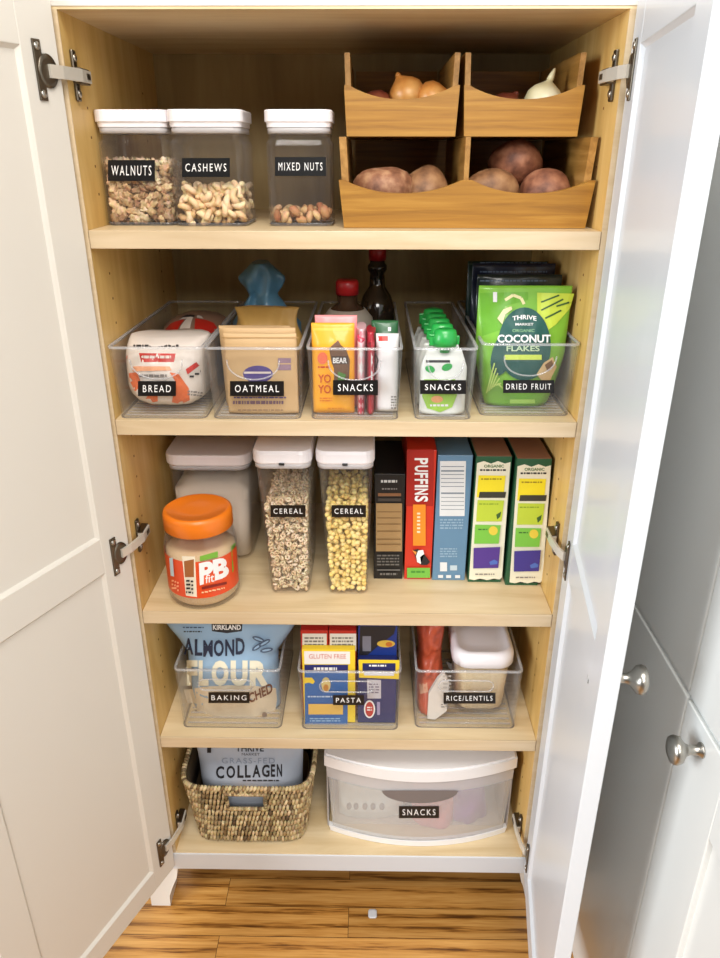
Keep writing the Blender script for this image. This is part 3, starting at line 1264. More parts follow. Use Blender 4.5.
# bread: two bags, one behind the other
pw = Pouch(-.2440, .0120, ZF, .1150, .094, .140, wf=lambda v: max(.5, .93 * _se(v) + .07) if v < .5 else 1 - .5 * max(0, v - .75) ** 1.3,
           tf=lambda v: max(.03, _se(v)) if v < .6 else _se(v) * .75 + .25, wr=.007, freq=34, seed=3, ue=5.5)
mb = MB()
fr = pw.mesh(mb, W1)
fr.poly(REDC, [(139, 353), (176, 353.5), (174, 362), (141, 362)])
fr.fine_print(W1, 144, 355.5, 172, 361, 1, 2)
fr.poly(ORG, [(129, 373), (137, 372), (142, 384), (136, 391), (130, 388)])
fr.poly(ORG, [(170, 372), (179, 374), (189, 388), (190, 400), (181, 404), (172, 402), (181, 394), (176, 382)])
fr.poly(ORG, [(148, 395), (158, 393), (158, 409), (149, 409), (144, 402)])
fr.poly(P((236, 168, 128), .5), [(133, 366), (170, 366), (172, 370), (133, 371)])
fr.poly(REDC, [(186, 369), (199, 360), (200, 365), (188, 374)])
fr.fine_print(GREYP, 140, 374, 168, 379, 1, 5)
fr.fine_print(INK, 190, 375, 202, 379, 1, 6, -6)
fr.fine_print(GREYP, 188, 390, 204, 396, 2, 7, 2)
fr.line(P((210, 140, 120), .5), [(128, 355), (124, 366), (126, 376)], 1.2)
fr.fine_print(INK, 134, 344, 180, 348, 1, 8)
tag(mb.build('bread_bag', None, (-.243, .085, ZF)), 'white and orange bread bag at the front of the leftmost bin', 'bread', 'bread bags')
pw = Pouch(-.2405, .160, ZF, .112, .092, .155, wf=lambda v: max(.25, _se(v)), tf=lambda v: max(.03, _se(v)), wr=.006, freq=50, seed=9)
mb = MB()
fr = pw.mesh(mb, P((150, 118, 100), .35, coat=.2))
# print on the top of the bag, following the film
def on_top(u, t):
    dy = (t - .5) * .9
    v = .999
    while v > .5 and pw.tf(v) * max(0, 1 - abs(u) ** pw.ue) ** .6 < abs(2 * dy):
        v -= .004
    q0, q1 = pw.surf(u, v), pw.surf(u, v, True)
    return Vector((q0.x, q0.y + (q1.y - q0.y) * (0 if dy < 0 else 1) * 1.0 if abs(dy) > .05 else (q0.y + q1.y) / 2 + dy * pw.d, q0.z + .0016))


for k, (u0, u1, b0, b1, m) in enumerate(((-.85, -.35, .04, .22, REDC), (.2, .8, .05, .25, REDC), (-.3, .05, .05, .30, W1), (-.7, .1, .30, .38, INK), (.3, .62, .28, .36, W1), (-.6, -.2, .24, .29, W1))):
    vs, fs = [], []
    for j in range(6):
        for i in range(7):
            vs.append(mb.bm.verts.new(on_top(u0 + (u1 - u0) * i / 6, b0 + (b1 - b0) * j / 5)))
    for j in range(5):
        for i in range(6):
            fs.append(mb.bm.faces.new((vs[j * 7 + i], vs[j * 7 + i + 1], vs[j * 7 + i + 8], vs[j * 7 + i + 7])))
    mb._fin(fs, m, True)
tag(mb.build('bread_bag', None, (-.242, .24, ZF), recalc=True), 'darker red-printed bread bag behind the white one in the leftmost bin', 'bread', 'bread bags')

# oatmeal packets, tan, standing one behind another
TAN, TAND = P((206, 172, 126), .6, var=.04), P((176, 138, 86), .6, var=.08)
PUR, PURL = P((84, 70, 136), .5), P((150, 122, 140), .5)
flat = lambda v: .75 + .25 * math.sin(PI * min(1, max(0, v))) if v < .92 else .35
olab = ['front tan oatmeal packet with a purple oval, facing out of the bin', 'second tan oatmeal packet, just behind the front one',
        'third tan oatmeal packet, its left edge showing beside the front ones', 'rearmost flat tan oatmeal packet, leaning at the left']
for i, (dx, dy, dh, wd) in enumerate(((0, 0, 0, .095), (-.002, .015, .004, .096), (-.008, .030, .002, .094), (-.011, .045, .000, .096))):
    pw = Pouch(-.1110 + dx, .018 + dy, ZF, wd, .108 + dh, .013, tf=flat, wr=.0012, freq=30, seed=20 + i, xlean=-.001 * i)
    mb = MB()
    fr = pw.mesh(mb, TAN, nu=20, nv=24)
    if i == 0:
        fr.oval(PUR, 258, 374, 15, 8.5)
        fr.rect(P((220, 206, 200), .5), 244, 371.5, 271, 373.5)
        fr.rect(PURL, 278, 358, 291, 370)
        fr.rect(TAN, 278, 363, 291, 364.2)
        fr.fine_print(PUR, 234, 396.5, 287, 399.5, 1, 3)
        fr.fine_print(P((120, 92, 110), .5), 233, 400.5, 285, 407, 1, 4)
        fr.fine_print(P((150, 118, 90), .5), 238, 409, 284, 411.5, 1, 5)
        fr.rect(TAND, 222, 337, 299, 337.8)
    tag(mb.build('oatmeal_packet', None, (-.111 + dx, .024 + dy, ZF)), olab[i], 'packet', 'oatmeal packets')
pw = Pouch(-.1130, .082, ZF, .098, .124, .045, wf=lambda v: 1 - .16 * math.sin(v * 9) * v, tf=lambda v: 1 - .75 * v ** 4, wr=.016, freq=26, seed=31, lean=.012)
mb = MB()
pw.mesh(mb, P((172, 136, 72), .55, var=.1))
tag(mb.build('paper_bag', None, (-.113, .10, ZF)), 'crumpled tan bag top behind the flat oatmeal packets', 'bag')
pw = Pouch(-.1190, .145, ZF, .104, .176, .080, wf=lambda v: 1.0 if v < .5 else (1.0 - .62 * (v - .5) / .24 if v < .74 else .38 + .30 * math.sin(min(1, (v - .74) / .16) * PI / 2) - (.45 * (v - .88) / .12 if v > .88 else 0)),
           tf=lambda v: max(.14, 1 - .55 * v) if v < .5 else (.72 - 1.5 * (v - .5) if v < .74 else .36 + .9 * (v - .74)), wr=.018, freq=30, seed=37, xlean=-.010)
mb = MB()
pw.mesh(mb, P((84, 128, 154), .35, var=.15, coat=.3), nv=44)
tag(mb.build('twisted_bag', None, (-.119, .19, ZF)), 'blue plastic bag twisted shut, rising at the back behind the tan bag', 'bag')

# snack packs
YEL, PNK = P((244, 172, 38), .4, coat=.2), P((240, 150, 152), .4, coat=.2)
BRN = P((112, 82, 62), .5)
seal = lambda v: (1 if v > .06 else .3 + v * 11) * (max(.04, min(1, (1 - v) / .22)) ** .7)
pw = Pouch(-.0160, .0165, ZF, .0560, .121, .022, tf=seal, wr=.0008, freq=40, seed=41)
mb = MB()
fr = pw.mesh(mb, YEL)
fr.rect(P((250, 190, 70), .4), 314, 328, 353, 330.5)
fr.poly(BRN, [(329, 348), (336, 342), (338, 340), (341, 345), (346, 349), (350, 360), (349, 381), (334, 381), (334, 369), (331, 360)])
fr.rect(P((70, 54, 46), .5), 332, 356, 348, 364)
fr.words(M_TXT, 'BEAR', 333, 357.5, 347, 363, bold=.02)
fr.oval(P((236, 116, 82), .5), 322.5, 358, 5, 6)
fr.fine_print(REDC, 318, 366, 331, 369, 1, 1)
for k in (0, 1):
    fr.words(P((196, 84, 26), .5), 'YO', 318, 374 + k * 10.5, 331, 382.5 + k * 10.5, bold=.02)
fr.poly(P((84, 132, 62), .5), [(338, 371), (346, 374), (344, 381), (338, 381)])
fr.fine_print(P((216, 116, 40), .5), 320, 397, 333, 402, 2, 8)
fr.fine_print(P((206, 130, 30), .5), 328, 407, 346, 410, 1, 9)
tag(mb.build('snack_packet', None, (-.016, .027, ZF)), 'orange snack packet with a brown badge, front left of the wider SNACKS bin', 'snack packet', 'snack packets')
pw = Pouch(-.0130, .0420, ZF, .0560, .126, .022, tf=seal, wr=.001, freq=40, seed=42)
mb = MB()
pw.mesh(mb, PNK)
tag(mb.build('snack_packet', None, (-.013, .053, ZF)), 'pink snack packet peeping over the orange one', 'snack packet', 'snack packets')
pw = Pouch(.0205, .0180, ZF, .0130, .112, .075, tf=lambda v: 1 if v < .9 else .6, wr=.001, freq=60, seed=43)
mb = MB()
fr = pw.mesh(mb, P((232, 188, 196), .4, coat=.2))
fr.rect(P((226, 92, 122), .4), 357, 331, 365, 343)
fr.rect(W2, 358, 345, 365, 376)
fr.rect(P((190, 60, 84), .4), 358, 397, 364, 414)
tag(mb.build('snack_packet', None, (.0205, .05, ZF)), 'pink and white snack packet standing edge on beside the orange one', 'snack packet', 'snack packets')
pw = Pouch(.0335, .0190, ZF, .0125, .108, .075, tf=lambda v: 1 if v < .9 else .6, wr=.001, freq=60, seed=44)
mb = MB()
fr = pw.mesh(mb, P((178, 40, 56), .4, coat=.2))
fr.rect(W2, 371, 352, 376, 384)
fr.rect(P((122, 20, 34), .4), 367, 338, 371, 350)
tag(mb.build('snack_packet', None, (.0335, .05, ZF)), 'dark red snack packet edge on, between the pink and the white ones', 'snack packet', 'snack packets')
pw = Pouch(.0550, .0200, ZF, .0300, .106, .030, tf=seal, wr=.001, freq=40, seed=45)
mb = MB()
fr = pw.mesh(mb, W2)
fr.rect(REDC, 376, 336, 388, 341)
fr.fine_print(GREYP, 391, 396, 397, 410, 5, 3)
fr.line(P((60, 60, 66), .5), [(375, 353), (378, 360), (376, 368)], 1.2)
tag(mb.build('snack_packet', None, (.055, .035, ZF)), 'plain white snack packet at the right of the wider SNACKS bin', 'snack packet', 'snack packets')
pw = Pouch(.0520, .0560, ZF, .0360, .116, .026, tf=seal, wr=.001, freq=40, seed=46)
mb = MB()
fr = pw.mesh(mb, P((40, 98, 58), .4, coat=.2))
fr.rect(W2, 388, 327, 391, 331)
tag(mb.build('snack_packet', None, (.052, .069, ZF)), 'dark green snack packet behind the plain white one', 'snack packet', 'snack packets')

# bottles behind them
M_REDCAP = P((168, 28, 32), .35)


def bottle(x, y, prof, capz, capr, mat, label, lower=None):
    root = empty('bottle', (x, y, ZF), label, 'bottle', 'red capped bottles at the back')
    mb = MB()
    mb.lathe(x, y, prof, mat)
    mb.build('body', root)
    mb = MB()
    mb.lathe(x, y, [(capr, capz), (capr, capz + .017), (capr - .002, capz + .020), (.001, capz + .020)], M_REDCAP)
    mb.build('cap', root)
    if lower:
        mb = MB()
        mb.lathe(x, y, lower, P((170, 162, 150), .5), cap0=True, cap1=True)
        mb.build('paper_label', root)
    return root


z = ZF
bottle(-.0010, .155, [(.034, z), (.038, z + .004), (.038, z + .092), (.036, z + .102), (.024, z + .116), (.0145, z + .124), (.0145, z + .142)], z + .136, .0165,
       P((58, 40, 30), .15, coat=.5), 'squat brown jug with red cap and pale collar behind the orange packet',
       [(.0386, z + .02), (.0386, z + .093), (.0366, z + .1025), (.026, z + .1155)])
bottle(.0430, .262, [(.026, z), (.028, z + .003), (.028, z + .098), (.022, z + .116), (.0125, z + .130), (.0115, z + .150), (.0150, z + .156), (.0150, z + .162), (.0115, z + .166), (.0115, z + .176)], z + .170, .0135,
       P((46, 36, 28), .12, coat=.5), 'tall dark glass bottle with red cap at the very back')

# squeeze pouches with green caps
GRN, GRNL = P((36, 160, 70), .35, coat=.2), P((150, 196, 74), .45)
for i in range(5):
    xx = .1305 - .0012 * i
    y0 = .0190 + .034 * i
    lab = ['frontmost white squeeze pouch with green cap in the narrow SNACKS bin', 'second squeeze pouch from the front, its green cap right behind the first',
           'middle squeeze pouch of the five in the narrow SNACKS bin', 'fourth squeeze pouch from the front in the narrow SNACKS bin',
           'rearmost squeeze pouch in the narrow SNACKS bin, its cap darkest'][i]
    root = empty('squeeze_pouch', (xx, y0 + .014, ZF), lab, 'squeeze pouch', 'squeeze pouches with green caps')
    pw = Pouch(xx, y0, ZF, .0620, .086, .029, wf=lambda v: 1 if v < .72 else 1 - .28 * (v - .72) / .28, tf=lambda v: max(.12, min(1, (1 - v) * 1.5)), wr=.0012, freq=40, seed=60 + i)
    mb = MB()
    fr = pw.mesh(mb, P((222, 224, 220), .35, coat=.3), nu=20, nv=22)
    if i == 0:
        fr.rect(INK, 426, 360, 450, 362.6)
        fr.oval(GRN, 430, 369, 5, 3.5, rot=20)
        fr.oval(GRN, 447, 367, 5.5, 3.5, rot=-20)
        fr.poly(GRNL, [(424, 379), (455, 379), (457, 395), (452, 407), (440, 412), (427, 408), (422, 396)])
        fr.oval(P((226, 160, 110), .5), 437, 399, 6, 3.5)
        fr.fine_print(W2, 430, 404, 449, 408, 1, 3)
    mb.build('pouch', root)
    mb = MB()
    cz = ZF + .086
    cy = y0 + .0145
    n = 20
    def ring(rx, ry, zz):
        return [(xx + rx * math.cos(2 * PI * k / n), cy + ry * math.sin(2 * PI * k / n), zz) for k in range(n)]
    mb.loft([ring(.007, .007, cz - .004), ring(.007, .007, cz + .003), ring(.0155, .0115, cz + .004), ring(.0165, .0125, cz + .013), ring(.014, .0105, cz + .025), ring(.009, .007, cz + .027)], GRN)
    for s in (-1, 1):                                   # the two wings to twist by
        mb.box(xx + s * .010, xx + s * .019, cy - .002, cy + .002, cz + .006, cz + .018, GRN, .0015)
    mb.build('cap', root)

# dried fruit: coconut flakes in front, dark pouches behind
LIME, LEAF, TEAL = P((124, 186, 58), .38, coat=.3), P((196, 218, 76), .4), P((24, 84, 78), .45)
pw = Pouch(.2375, .047, ZF, .1230, .162, .050, wf=lambda v: .70 + .30 * min(1, v * 2.2) ** .8, tf=lambda v: max(.03, min(1, (1 - v) * 1.7)) * (.6 + .4 * min(1, v * 5)), wr=.002, freq=28, seed=71)
mb = MB()
fr = pw.mesh(mb, LIME)
fr.poly(P((104, 170, 44), .4), [(480, 293), (528, 292), (528, 300), (505, 306), (500, 330), (482, 336)])
fr.rect(W2, 493, 292, 497, 302)
fr.line(P((232, 226, 170), .5), [(505, 300), (513, 295), (521, 298), (524, 304)], 3)
fr.poly(LEAF, [(537, 292.5), (574, 293.5), (570, 308), (556, 324), (548, 330), (537, 318)])
for a, b in (((541, 302), (559, 295)), ((541, 310), (563, 299)), ((545, 318), (561, 310)), ((556, 306), (569, 302))):
    fr.line(P((46, 92, 48), .5), [a, b], 1.6)
fr.poly(P((226, 216, 170), .5), [(497, 318), (503, 309), (511, 306), (512, 309), (505, 314), (502, 324)])
tp = []
for k in range(40):
    a = 2 * PI * k / 40
    tp.append((524 + 26.5 * math.cos(a), 346 + 39 * math.sin(a) if math.sin(a) < 0 else 346 + 34 * math.sin(a)))
fr.poly(TEAL, tp)
fr.oval(TEAL, 503, 352, 11, 24, rot=18)
fr.words(M_TXT, 'THRIVE', 512, 316, 536, 320.5, bold=.02, arch=1.6)
fr.words(M_TXT, 'MARKET', 515, 322.5, 533, 325, bold=.01)
fr.words(P((150, 200, 150), .5), 'ORGANIC', 512, 328.5, 534, 331.5)
fr.words(M_TXT, 'COCONUT', 497, 334, 550, 342, bold=.03)
fr.words(P((190, 216, 180), .5), 'FLAKES', 506, 345, 539, 350.5, bold=.02)
fr.rect(LEAF, 504, 354, 541, 359)
fr.poly(P((214, 184, 136), .5), [(543, 362), (552, 356), (556, 366), (549, 380), (541, 380), (536, 373)])
fr.poly(P((120, 84, 52), .5), [(544, 364), (551, 359), (553, 365), (547, 371)])
for k in range(6):
    fr.line(P((186, 214, 110), .5), [(486 + k * 2.2, 392 - k * 2), (494 + k * 1.6, 362 + k * 5)], 1.3)
fr.rect(P((166, 212, 96), .5), 509, 398, 534, 402)
tag(mb.build('coconut_pouch', None, (.233, .075, ZF)), 'lime green stand-up pouch of coconut flakes in the rightmost bin', 'pouch')
for i, (yy, hh, col, lab) in enumerate(((.112, .168, (26, 38, 36), 'black-green pouch right behind the coconut pouch'), (.150, .178, (24, 28, 48), 'dark navy pouch, second behind the coconut pouch'),
                                       (.188, .176, (20, 42, 36), 'dark green pouch, third behind the coconut pouch'))):
    pw = Pouch(.2400 - .002 * i, yy, ZF, .1180, hh, .034, wf=lambda v: .85 + .15 * min(1, v * 2), wr=.003, freq=30, seed=80 + i)
    mb = MB()
    fr = pw.mesh(mb, P(col, .3, coat=.3))
    fr.fine_print(P((92, 108, 132), .5), 480, 262 + 9 * (2 - i), 548, 265 + 9 * (2 - i), 1, i)
    tag(mb.build('dark_pouch', None, (.234, yy + .017, ZF)), lab, 'pouch', 'dark pouches behind the coconut flakes')


# ================================================================== THIRD SHELF
# square canister of flour
root = empty('flour_canister', (-.2255, .222, Z3), 'large square clear canister of pale flour with white lid, behind the orange-lidded jar', 'canister')
cx, cy = -.2255, .222
mb = MB()
t = .0028
mb.loft([rrect(cx, cy, .116, .128, .018, Z3 + .0006), rrect(cx, cy, .122, .134, .02, Z3 + .005), rrect(cx, cy, .130, .140, .02, .822),
         rrect(cx, cy, .130 - 2 * t, .140 - 2 * t, .018, .822), rrect(cx, cy, .122 - 2 * t, .134 - 2 * t, .018, Z3 + .006)], M_JAR, smooth=False)
mb.build('body', root)
mb = MB()
mb.loft([rrect(cx, cy, .132, .142, .021, .815), rrect(cx, cy, .132, .142, .021, .8225)], M_GASK)
mb.build('gasket', root)
mb = MB()
mb.loft([rrect(cx, cy, .134, .144, .022, .8225), rrect(cx, cy, .138, .148, .023, .825), rrect(cx, cy, .138, .148, .023, .838), rrect(cx, cy, .136, .146, .022, .841),
         rrect(cx, cy, .126, .136, .02, .8415)], P((242, 236, 238), .4), smooth=False)
mb.build('lid', root)
mb = MB()
mb.loft([rrect(cx, cy, .115, .127, .017, Z3 + .0064), rrect(cx, cy, .122, .132, .017, .776), rrect(cx, cy, .06, .07, .02, .781)], grainy('flour', (246, 230, 208), (250, 238, 222), 900))
tag(mb.build('flour', None, (cx, cy, Z3 + .006)), 'pale flour filling the large square canister', 'flour', kind='stuff')

# jar of peanut butter powder
jx, jy, jr = -.2225, .0540, .0540
root = empty('peanut_powder_jar', (jx, jy, Z3), 'wide clear jar with bright orange lid and PB label, front left of the third shelf', 'jar')
mb = MB()
zb = Z3 + .0004
t = .002
mb.lathe(jx, jy, [(.044, zb), (.050, zb + .002), (jr, zb + .010), (jr, zb + .095), (.0515, zb + .108), (.047, zb + .117), (.047, zb + .128),
                  (.045, zb + .128), (.045, zb + .117), (.0495, zb + .107), (jr - t, zb + .094), (jr - t, zb + .011), (.044, zb + .003)], M_JAR)
mb.build('body', root)
mb = MB()
prof = [(.0505, .770), (.0512, .7715)]
n = 120
secs = []
for r, z, rib in ((.0500, .7695, 0), (.0508, .7705, 1), (.0508, .791, 1), (.0498, .7955, 0), (.047, .7972, 0), (.044, .7975, 0), (.043, .7962, 0), (.02, .7962, 0)):
    secs.append([(jx + (r + (.0003 if i % 2 and rib else 0)) * math.cos(2 * PI * i / n), jy + (r + (.0003 if i % 2 and rib else 0)) * math.sin(2 * PI * i / n), z) for i in range(n)])
mb.loft(secs, P((232, 122, 26), .38, coat=.2))
mb.build('lid', root)
mb = MB()
z0l, z1l = .6730, .7350
REDL = P((222, 74, 30), .4, coat=.3)
a0, a1, n = -178, -2, 48
lr = jr + .0004
mb.loft([[(jx + lr * math.cos(R(a0 + (a1 - a0) * i / n)), jy + lr * math.sin(R(a0 + (a1 - a0) * i / n)), z) for i in range(n + 1)] for z in (z0l, z1l)], REDL, False, False, closed=False)
fr = Front(mb, lambda x, z: jy - math.sqrt(max(1e-8, lr * lr - (x - jx) ** 2)), 4, .0002)
fr.quad(P((236, 226, 204), .5), (182, 556), (195, 556.5), (197, 597), (186, 595.5))
fr.poly(P((156, 96, 50), .5), [(184, 561), (194, 559), (194, 577), (185, 577)])
fr.quad(P((120, 176, 60), .5), (200, 556), (218, 551), (218, 557), (200, 561))
fr.quad(P((110, 172, 56), .5), (231.5, 546), (235.5, 542), (236.5, 570), (232.5, 572))
fr.text(M_TXT, 'PB', (199, 563), (228, 556), (229.5, 576), (200, 585), bold=.05)
fr.quad(P((228, 92, 44), .5), (204, 575), (215, 573), (215, 583), (204, 585))
fr.text(M_TXT, 'fit', (205.5, 574.5), (214.5, 572.5), (214.5, 581), (205.5, 583), bold=.01)
fr.quad(P((130, 30, 20), .5), (202, 586.5), (227, 581), (227, 583.5), (202, 589))
fr.fine_print(P((246, 196, 150), .5), 202, 591, 226, 594, 1, 3, -5)
fr.quad(P((190, 210, 220), .5), (169.5, 557), (173, 557), (174.5, 576), (171, 575))
fr.fine_print(P((244, 170, 130), .5), 172, 579, 180, 590, 3, 4, 3)
fr.fine_print(INK, 186.5, 579, 194.5, 594, 4, 5, 1)
mb.build('label', root)
mb = MB()
mb.lathe(jx, jy, [(.043, zb + .0036), (jr - t - .0006, zb + .012), (jr - t - .0006, zb + .086), (.03, zb + .090), (.001, zb + .088)], grainy('peanut_powder', (214, 180, 134), (230, 204, 162), 900))
tag(mb.build('peanut_powder', None, (jx, jy, zb + .0036)), 'tan powder inside the orange-lidded jar', 'powder', kind='stuff')


def cereal_dispenser(xa, xb, ya, label):
    cx = (xa + xb) / 2
    wb, wt, d = xb - xa, (xb - xa) + .018, .150
    cy = ya + d / 2
    zt = .872
    root = empty('cereal_dispenser', (cx, cy, Z3), label, 'canister', 'tall cereal canisters')
    mb = MB()
    t = .0022
    ox = -.003
    def S(w_, dd, z, r):
        k = (z - Z3) / (zt - Z3)
        return rrect(cx + ox * k, cy, w_, dd, r, z)
    mb.loft([S(wb - .006, d - .01, Z3 + .0005, .012), S(wb, d, Z3 + .004, .014), S(wt, d + .012, zt, .014),
             S(wt - 2 * t, d + .012 - 2 * t, zt, .012), S(wb - 2 * t, d - 2 * t, Z3 + .006, .012)], M_JAR, smooth=False)
    mb.build('body', root)
    mb = MB()
    mb.loft([S(wt + .003, d + .016, zt - .006, .015), S(wt + .003, d + .016, zt + .001, .015)], M_GASK)
    mb.build('gasket', root)
    mb = MB()
    mb.loft([S(wt + .004, d + .017, zt + .0012, .016), S(wt + .007, d + .020, zt + .004, .017), S(wt + .007, d + .020, zt + .016, .017), S(wt + .003, d + .016, zt + .021, .015),
             S(wt - .01, d, zt + .0215, .012)], M_WHITE, smooth=False)
    mb.build('lid', root)
    mb = MB()
    q = cx + ox
    mb.box(q - .004, q + .004, ya - .0126, ya - .0092, zt + .0005, zt + .004, M_BLACK, .001)
    mb.build('latch', root)
    return root, cx, cy, wb, d


k3 = .006 / (.872 - Z3)
fcer = lambda x, z: .0475 - (z - Z3) * k3
r1, cx1, cy1, wb1, dd1 = cereal_dispenser(-.1190, -.0590, .0475, 'tall slim clear canister of speckled oat rings, left of its twin')
tape(r1, 270.5, 505, 305.5, 517, 'CEREAL', .05, f=fcer, pad=(3, 3.4))
r2, cx2, cy2, wb2, dd2 = cereal_dispenser(-.0290, .0310, .0475, 'tall slim clear canister of yellow corn puffs, right of its twin')
tape(r2, 331.5, 505, 366, 517, 'CEREAL', .05, f=fcer, pad=(3, 3.4))


def oatring(mb, m):
    n, k = 14, 7
    secs = []
    for i in range(n + 1):
        a = 2 * PI * i / n
        secs.append([((.0028 + .0017 * math.cos(2 * PI * j / k)) * math.cos(a), (.0028 + .0017 * math.cos(2 * PI * j / k)) * math.sin(a), .0017 * math.sin(2 * PI * j / k)) for j in range(k)])
    mb.loft(secs, m, False, False)


OATP = [proto(oatring, M_OAT, 'cereal_ring')]
CRNP = [proto(lambda mb, m, s=s: mb.blob((0, 0, 0), (.0041, .0039, .0038), m, amp=.12, freq=2, sub=2, seed=s), M_CORN, 'corn_puff') for s in (1, 2)]


def cereal_fill(cx, cy, wb, d, zt, step, *a, **k):
    h = wb / 2 - .0028
    pts = scatter(-h, h, cy - d / 2 + .003, cy + d / 2 - .004, Z3 + .0065, zt, step, rd, heap=.005, jit=.75)
    out = []
    for p in pts:
        kk = (p.z - Z3) / (.872 - Z3)
        out.append(Vector((cx - .003 * kk + p.x * (1 + .30 * kk), p.y + (cy - p.y) * -.05 * kk, p.z)))
    fill(a[0], a[1], out, *a[2:], rd, **k)


cereal_fill(cx1, cy1, wb1, dd1, .803, .0078, 'cereal_ring', OATP, 300, 'small toasted oat ring in the left cereal canister', 'cereal', 'oat rings in the canister',
            core_name='cereal_heap', core_label='oat rings deeper inside the left cereal canister', smin=.95, smax=1.1)
cereal_fill(cx2, cy2, wb2, dd2, .799, .0074, 'corn_puff', CRNP, 300, 'round yellow corn puff in the right cereal canister', 'cereal', 'corn puffs in the canister',
            core_name='corn_puff_heap', core_label='corn puffs deeper inside the right cereal canister', smin=.95, smax=1.1)

# boxes in a row
mb, fr, done = box_pack('coffee_box', .0410, .0870, .0975, .240, Z3, .8340, P((24, 23, 24), .45), 'slim black box with a tan printed panel, leftmost box on the third shelf', 'box')
fr.fine_print(P((200, 200, 200), .5), 381, 480, 398, 485, 1, 3)
fr.fine_print(GREYP, 382, 488, 398, 491, 1, 4)
fr.rect(P((134, 92, 62), .5), 378, 493, 401, 496)
fr.rect(P((66, 60, 56), .5), 378, 498, 401, 501)
fr.rect(P((168, 136, 92), .55), 376, 503, 402, 551)
for yy in (511, 517, 523, 530, 538, 543):
    fr.rect(P((128, 98, 60), .5), 377, yy, 401, yy + .9)
fr.fine_print(P((110, 108, 106), .5), 377, 554, 400, 566, 4, 6)
fr.rect(P((120, 118, 116), .5), 377, 568.5, 400, 569.6)
fr.fine_print(P((120, 118, 116), .5), 380, 572, 398, 576, 1, 7)
done()
mb, fr, done = box_pack('puffins_box', .0900, .1330, .0975, .285, Z3, .8730, P((206, 52, 32), .42, coat=.15), 'red box lettered PUFFINS down its spine', 'cereal box', 'cereal boxes on the third shelf')
fr.quad(P((168, 34, 26), .42), (407, 449.5), (434, 449.5), (433, 506), (406, 506))
for ch, y0, y1 in zip('PUFFINS', (458, 465.3, 472.6, 478.6, 484.6, 488.2, 495.2), (464.3, 471.6, 477.6, 483.6, 487.0, 494.2, 501.4)):
    fr.text(M_TXT, ch, (428.0, y0), (428.0, y1), (414.6, y1), (414.6, y0), bold=.03)
fr.rect(P((240, 142, 42), .42), 413, 504, 425.5, 545)
fr.fine_print(P((250, 222, 190), .5), 417, 512, 421, 534, 6, 5)
fr.rect(P((116, 184, 72), .42), 407, 567, 430, 577)
fr.fine_print(P((70, 140, 50), .5), 411, 570, 426, 574, 1, 6)
fr.poly(INK, [(413, 549), (418, 548), (424, 553), (430, 561), (427, 564), (421, 564), (416, 558)])
fr.poly(M_TXT, [(418, 549.5), (423, 549), (424, 553), (420, 556), (421, 563), (417, 561), (416, 555)])
fr.poly(P((240, 150, 60), .5), [(412, 549), (416.5, 551), (415.5, 554)])
done()
BLUE = P((98, 136, 166), .42, coat=.1)
mb, fr, done = box_pack('blue_box', .1350, .1870, .0950, .285, Z3, .8660, BLUE, 'plain steel-blue box with white nutrition panel', 'cereal box', 'cereal boxes on the third shelf')
PAL = P((222, 224, 226), .5)
fr.quad(PAL, (440, 461), (466, 461), (464.5, 516), (439.5, 516))
for yy, hh in ((466, .8), (470, 1.6), (474, .7), (478, .7), (482, .7), (486, .7), (492.3, 1.6), (497, .6), (501, .6), (505, .6), (509, .6)):
    fr.rect(P((128, 140, 150), .5), 441, yy, 464, yy + hh)
    fr.off -= fr.step
fr.fine_print(P((150, 178, 198), .5), 440, 519, 464, 530, 4, 11)
fr.fine_print(P((150, 178, 198), .5), 440, 548, 458, 558, 4, 12)
fr.rect(PAL, 440, 562, 447, 571)
fr.rect(P((190, 206, 216), .5), 450, 565, 457, 570)
for xx in (438, 446, 455):
    fr.rect(PAL, xx, 574.5, xx + 5, 577.5)
done()
CREAM, DGRN = P((232, 228, 206), .5), P((34, 86, 56), .45)
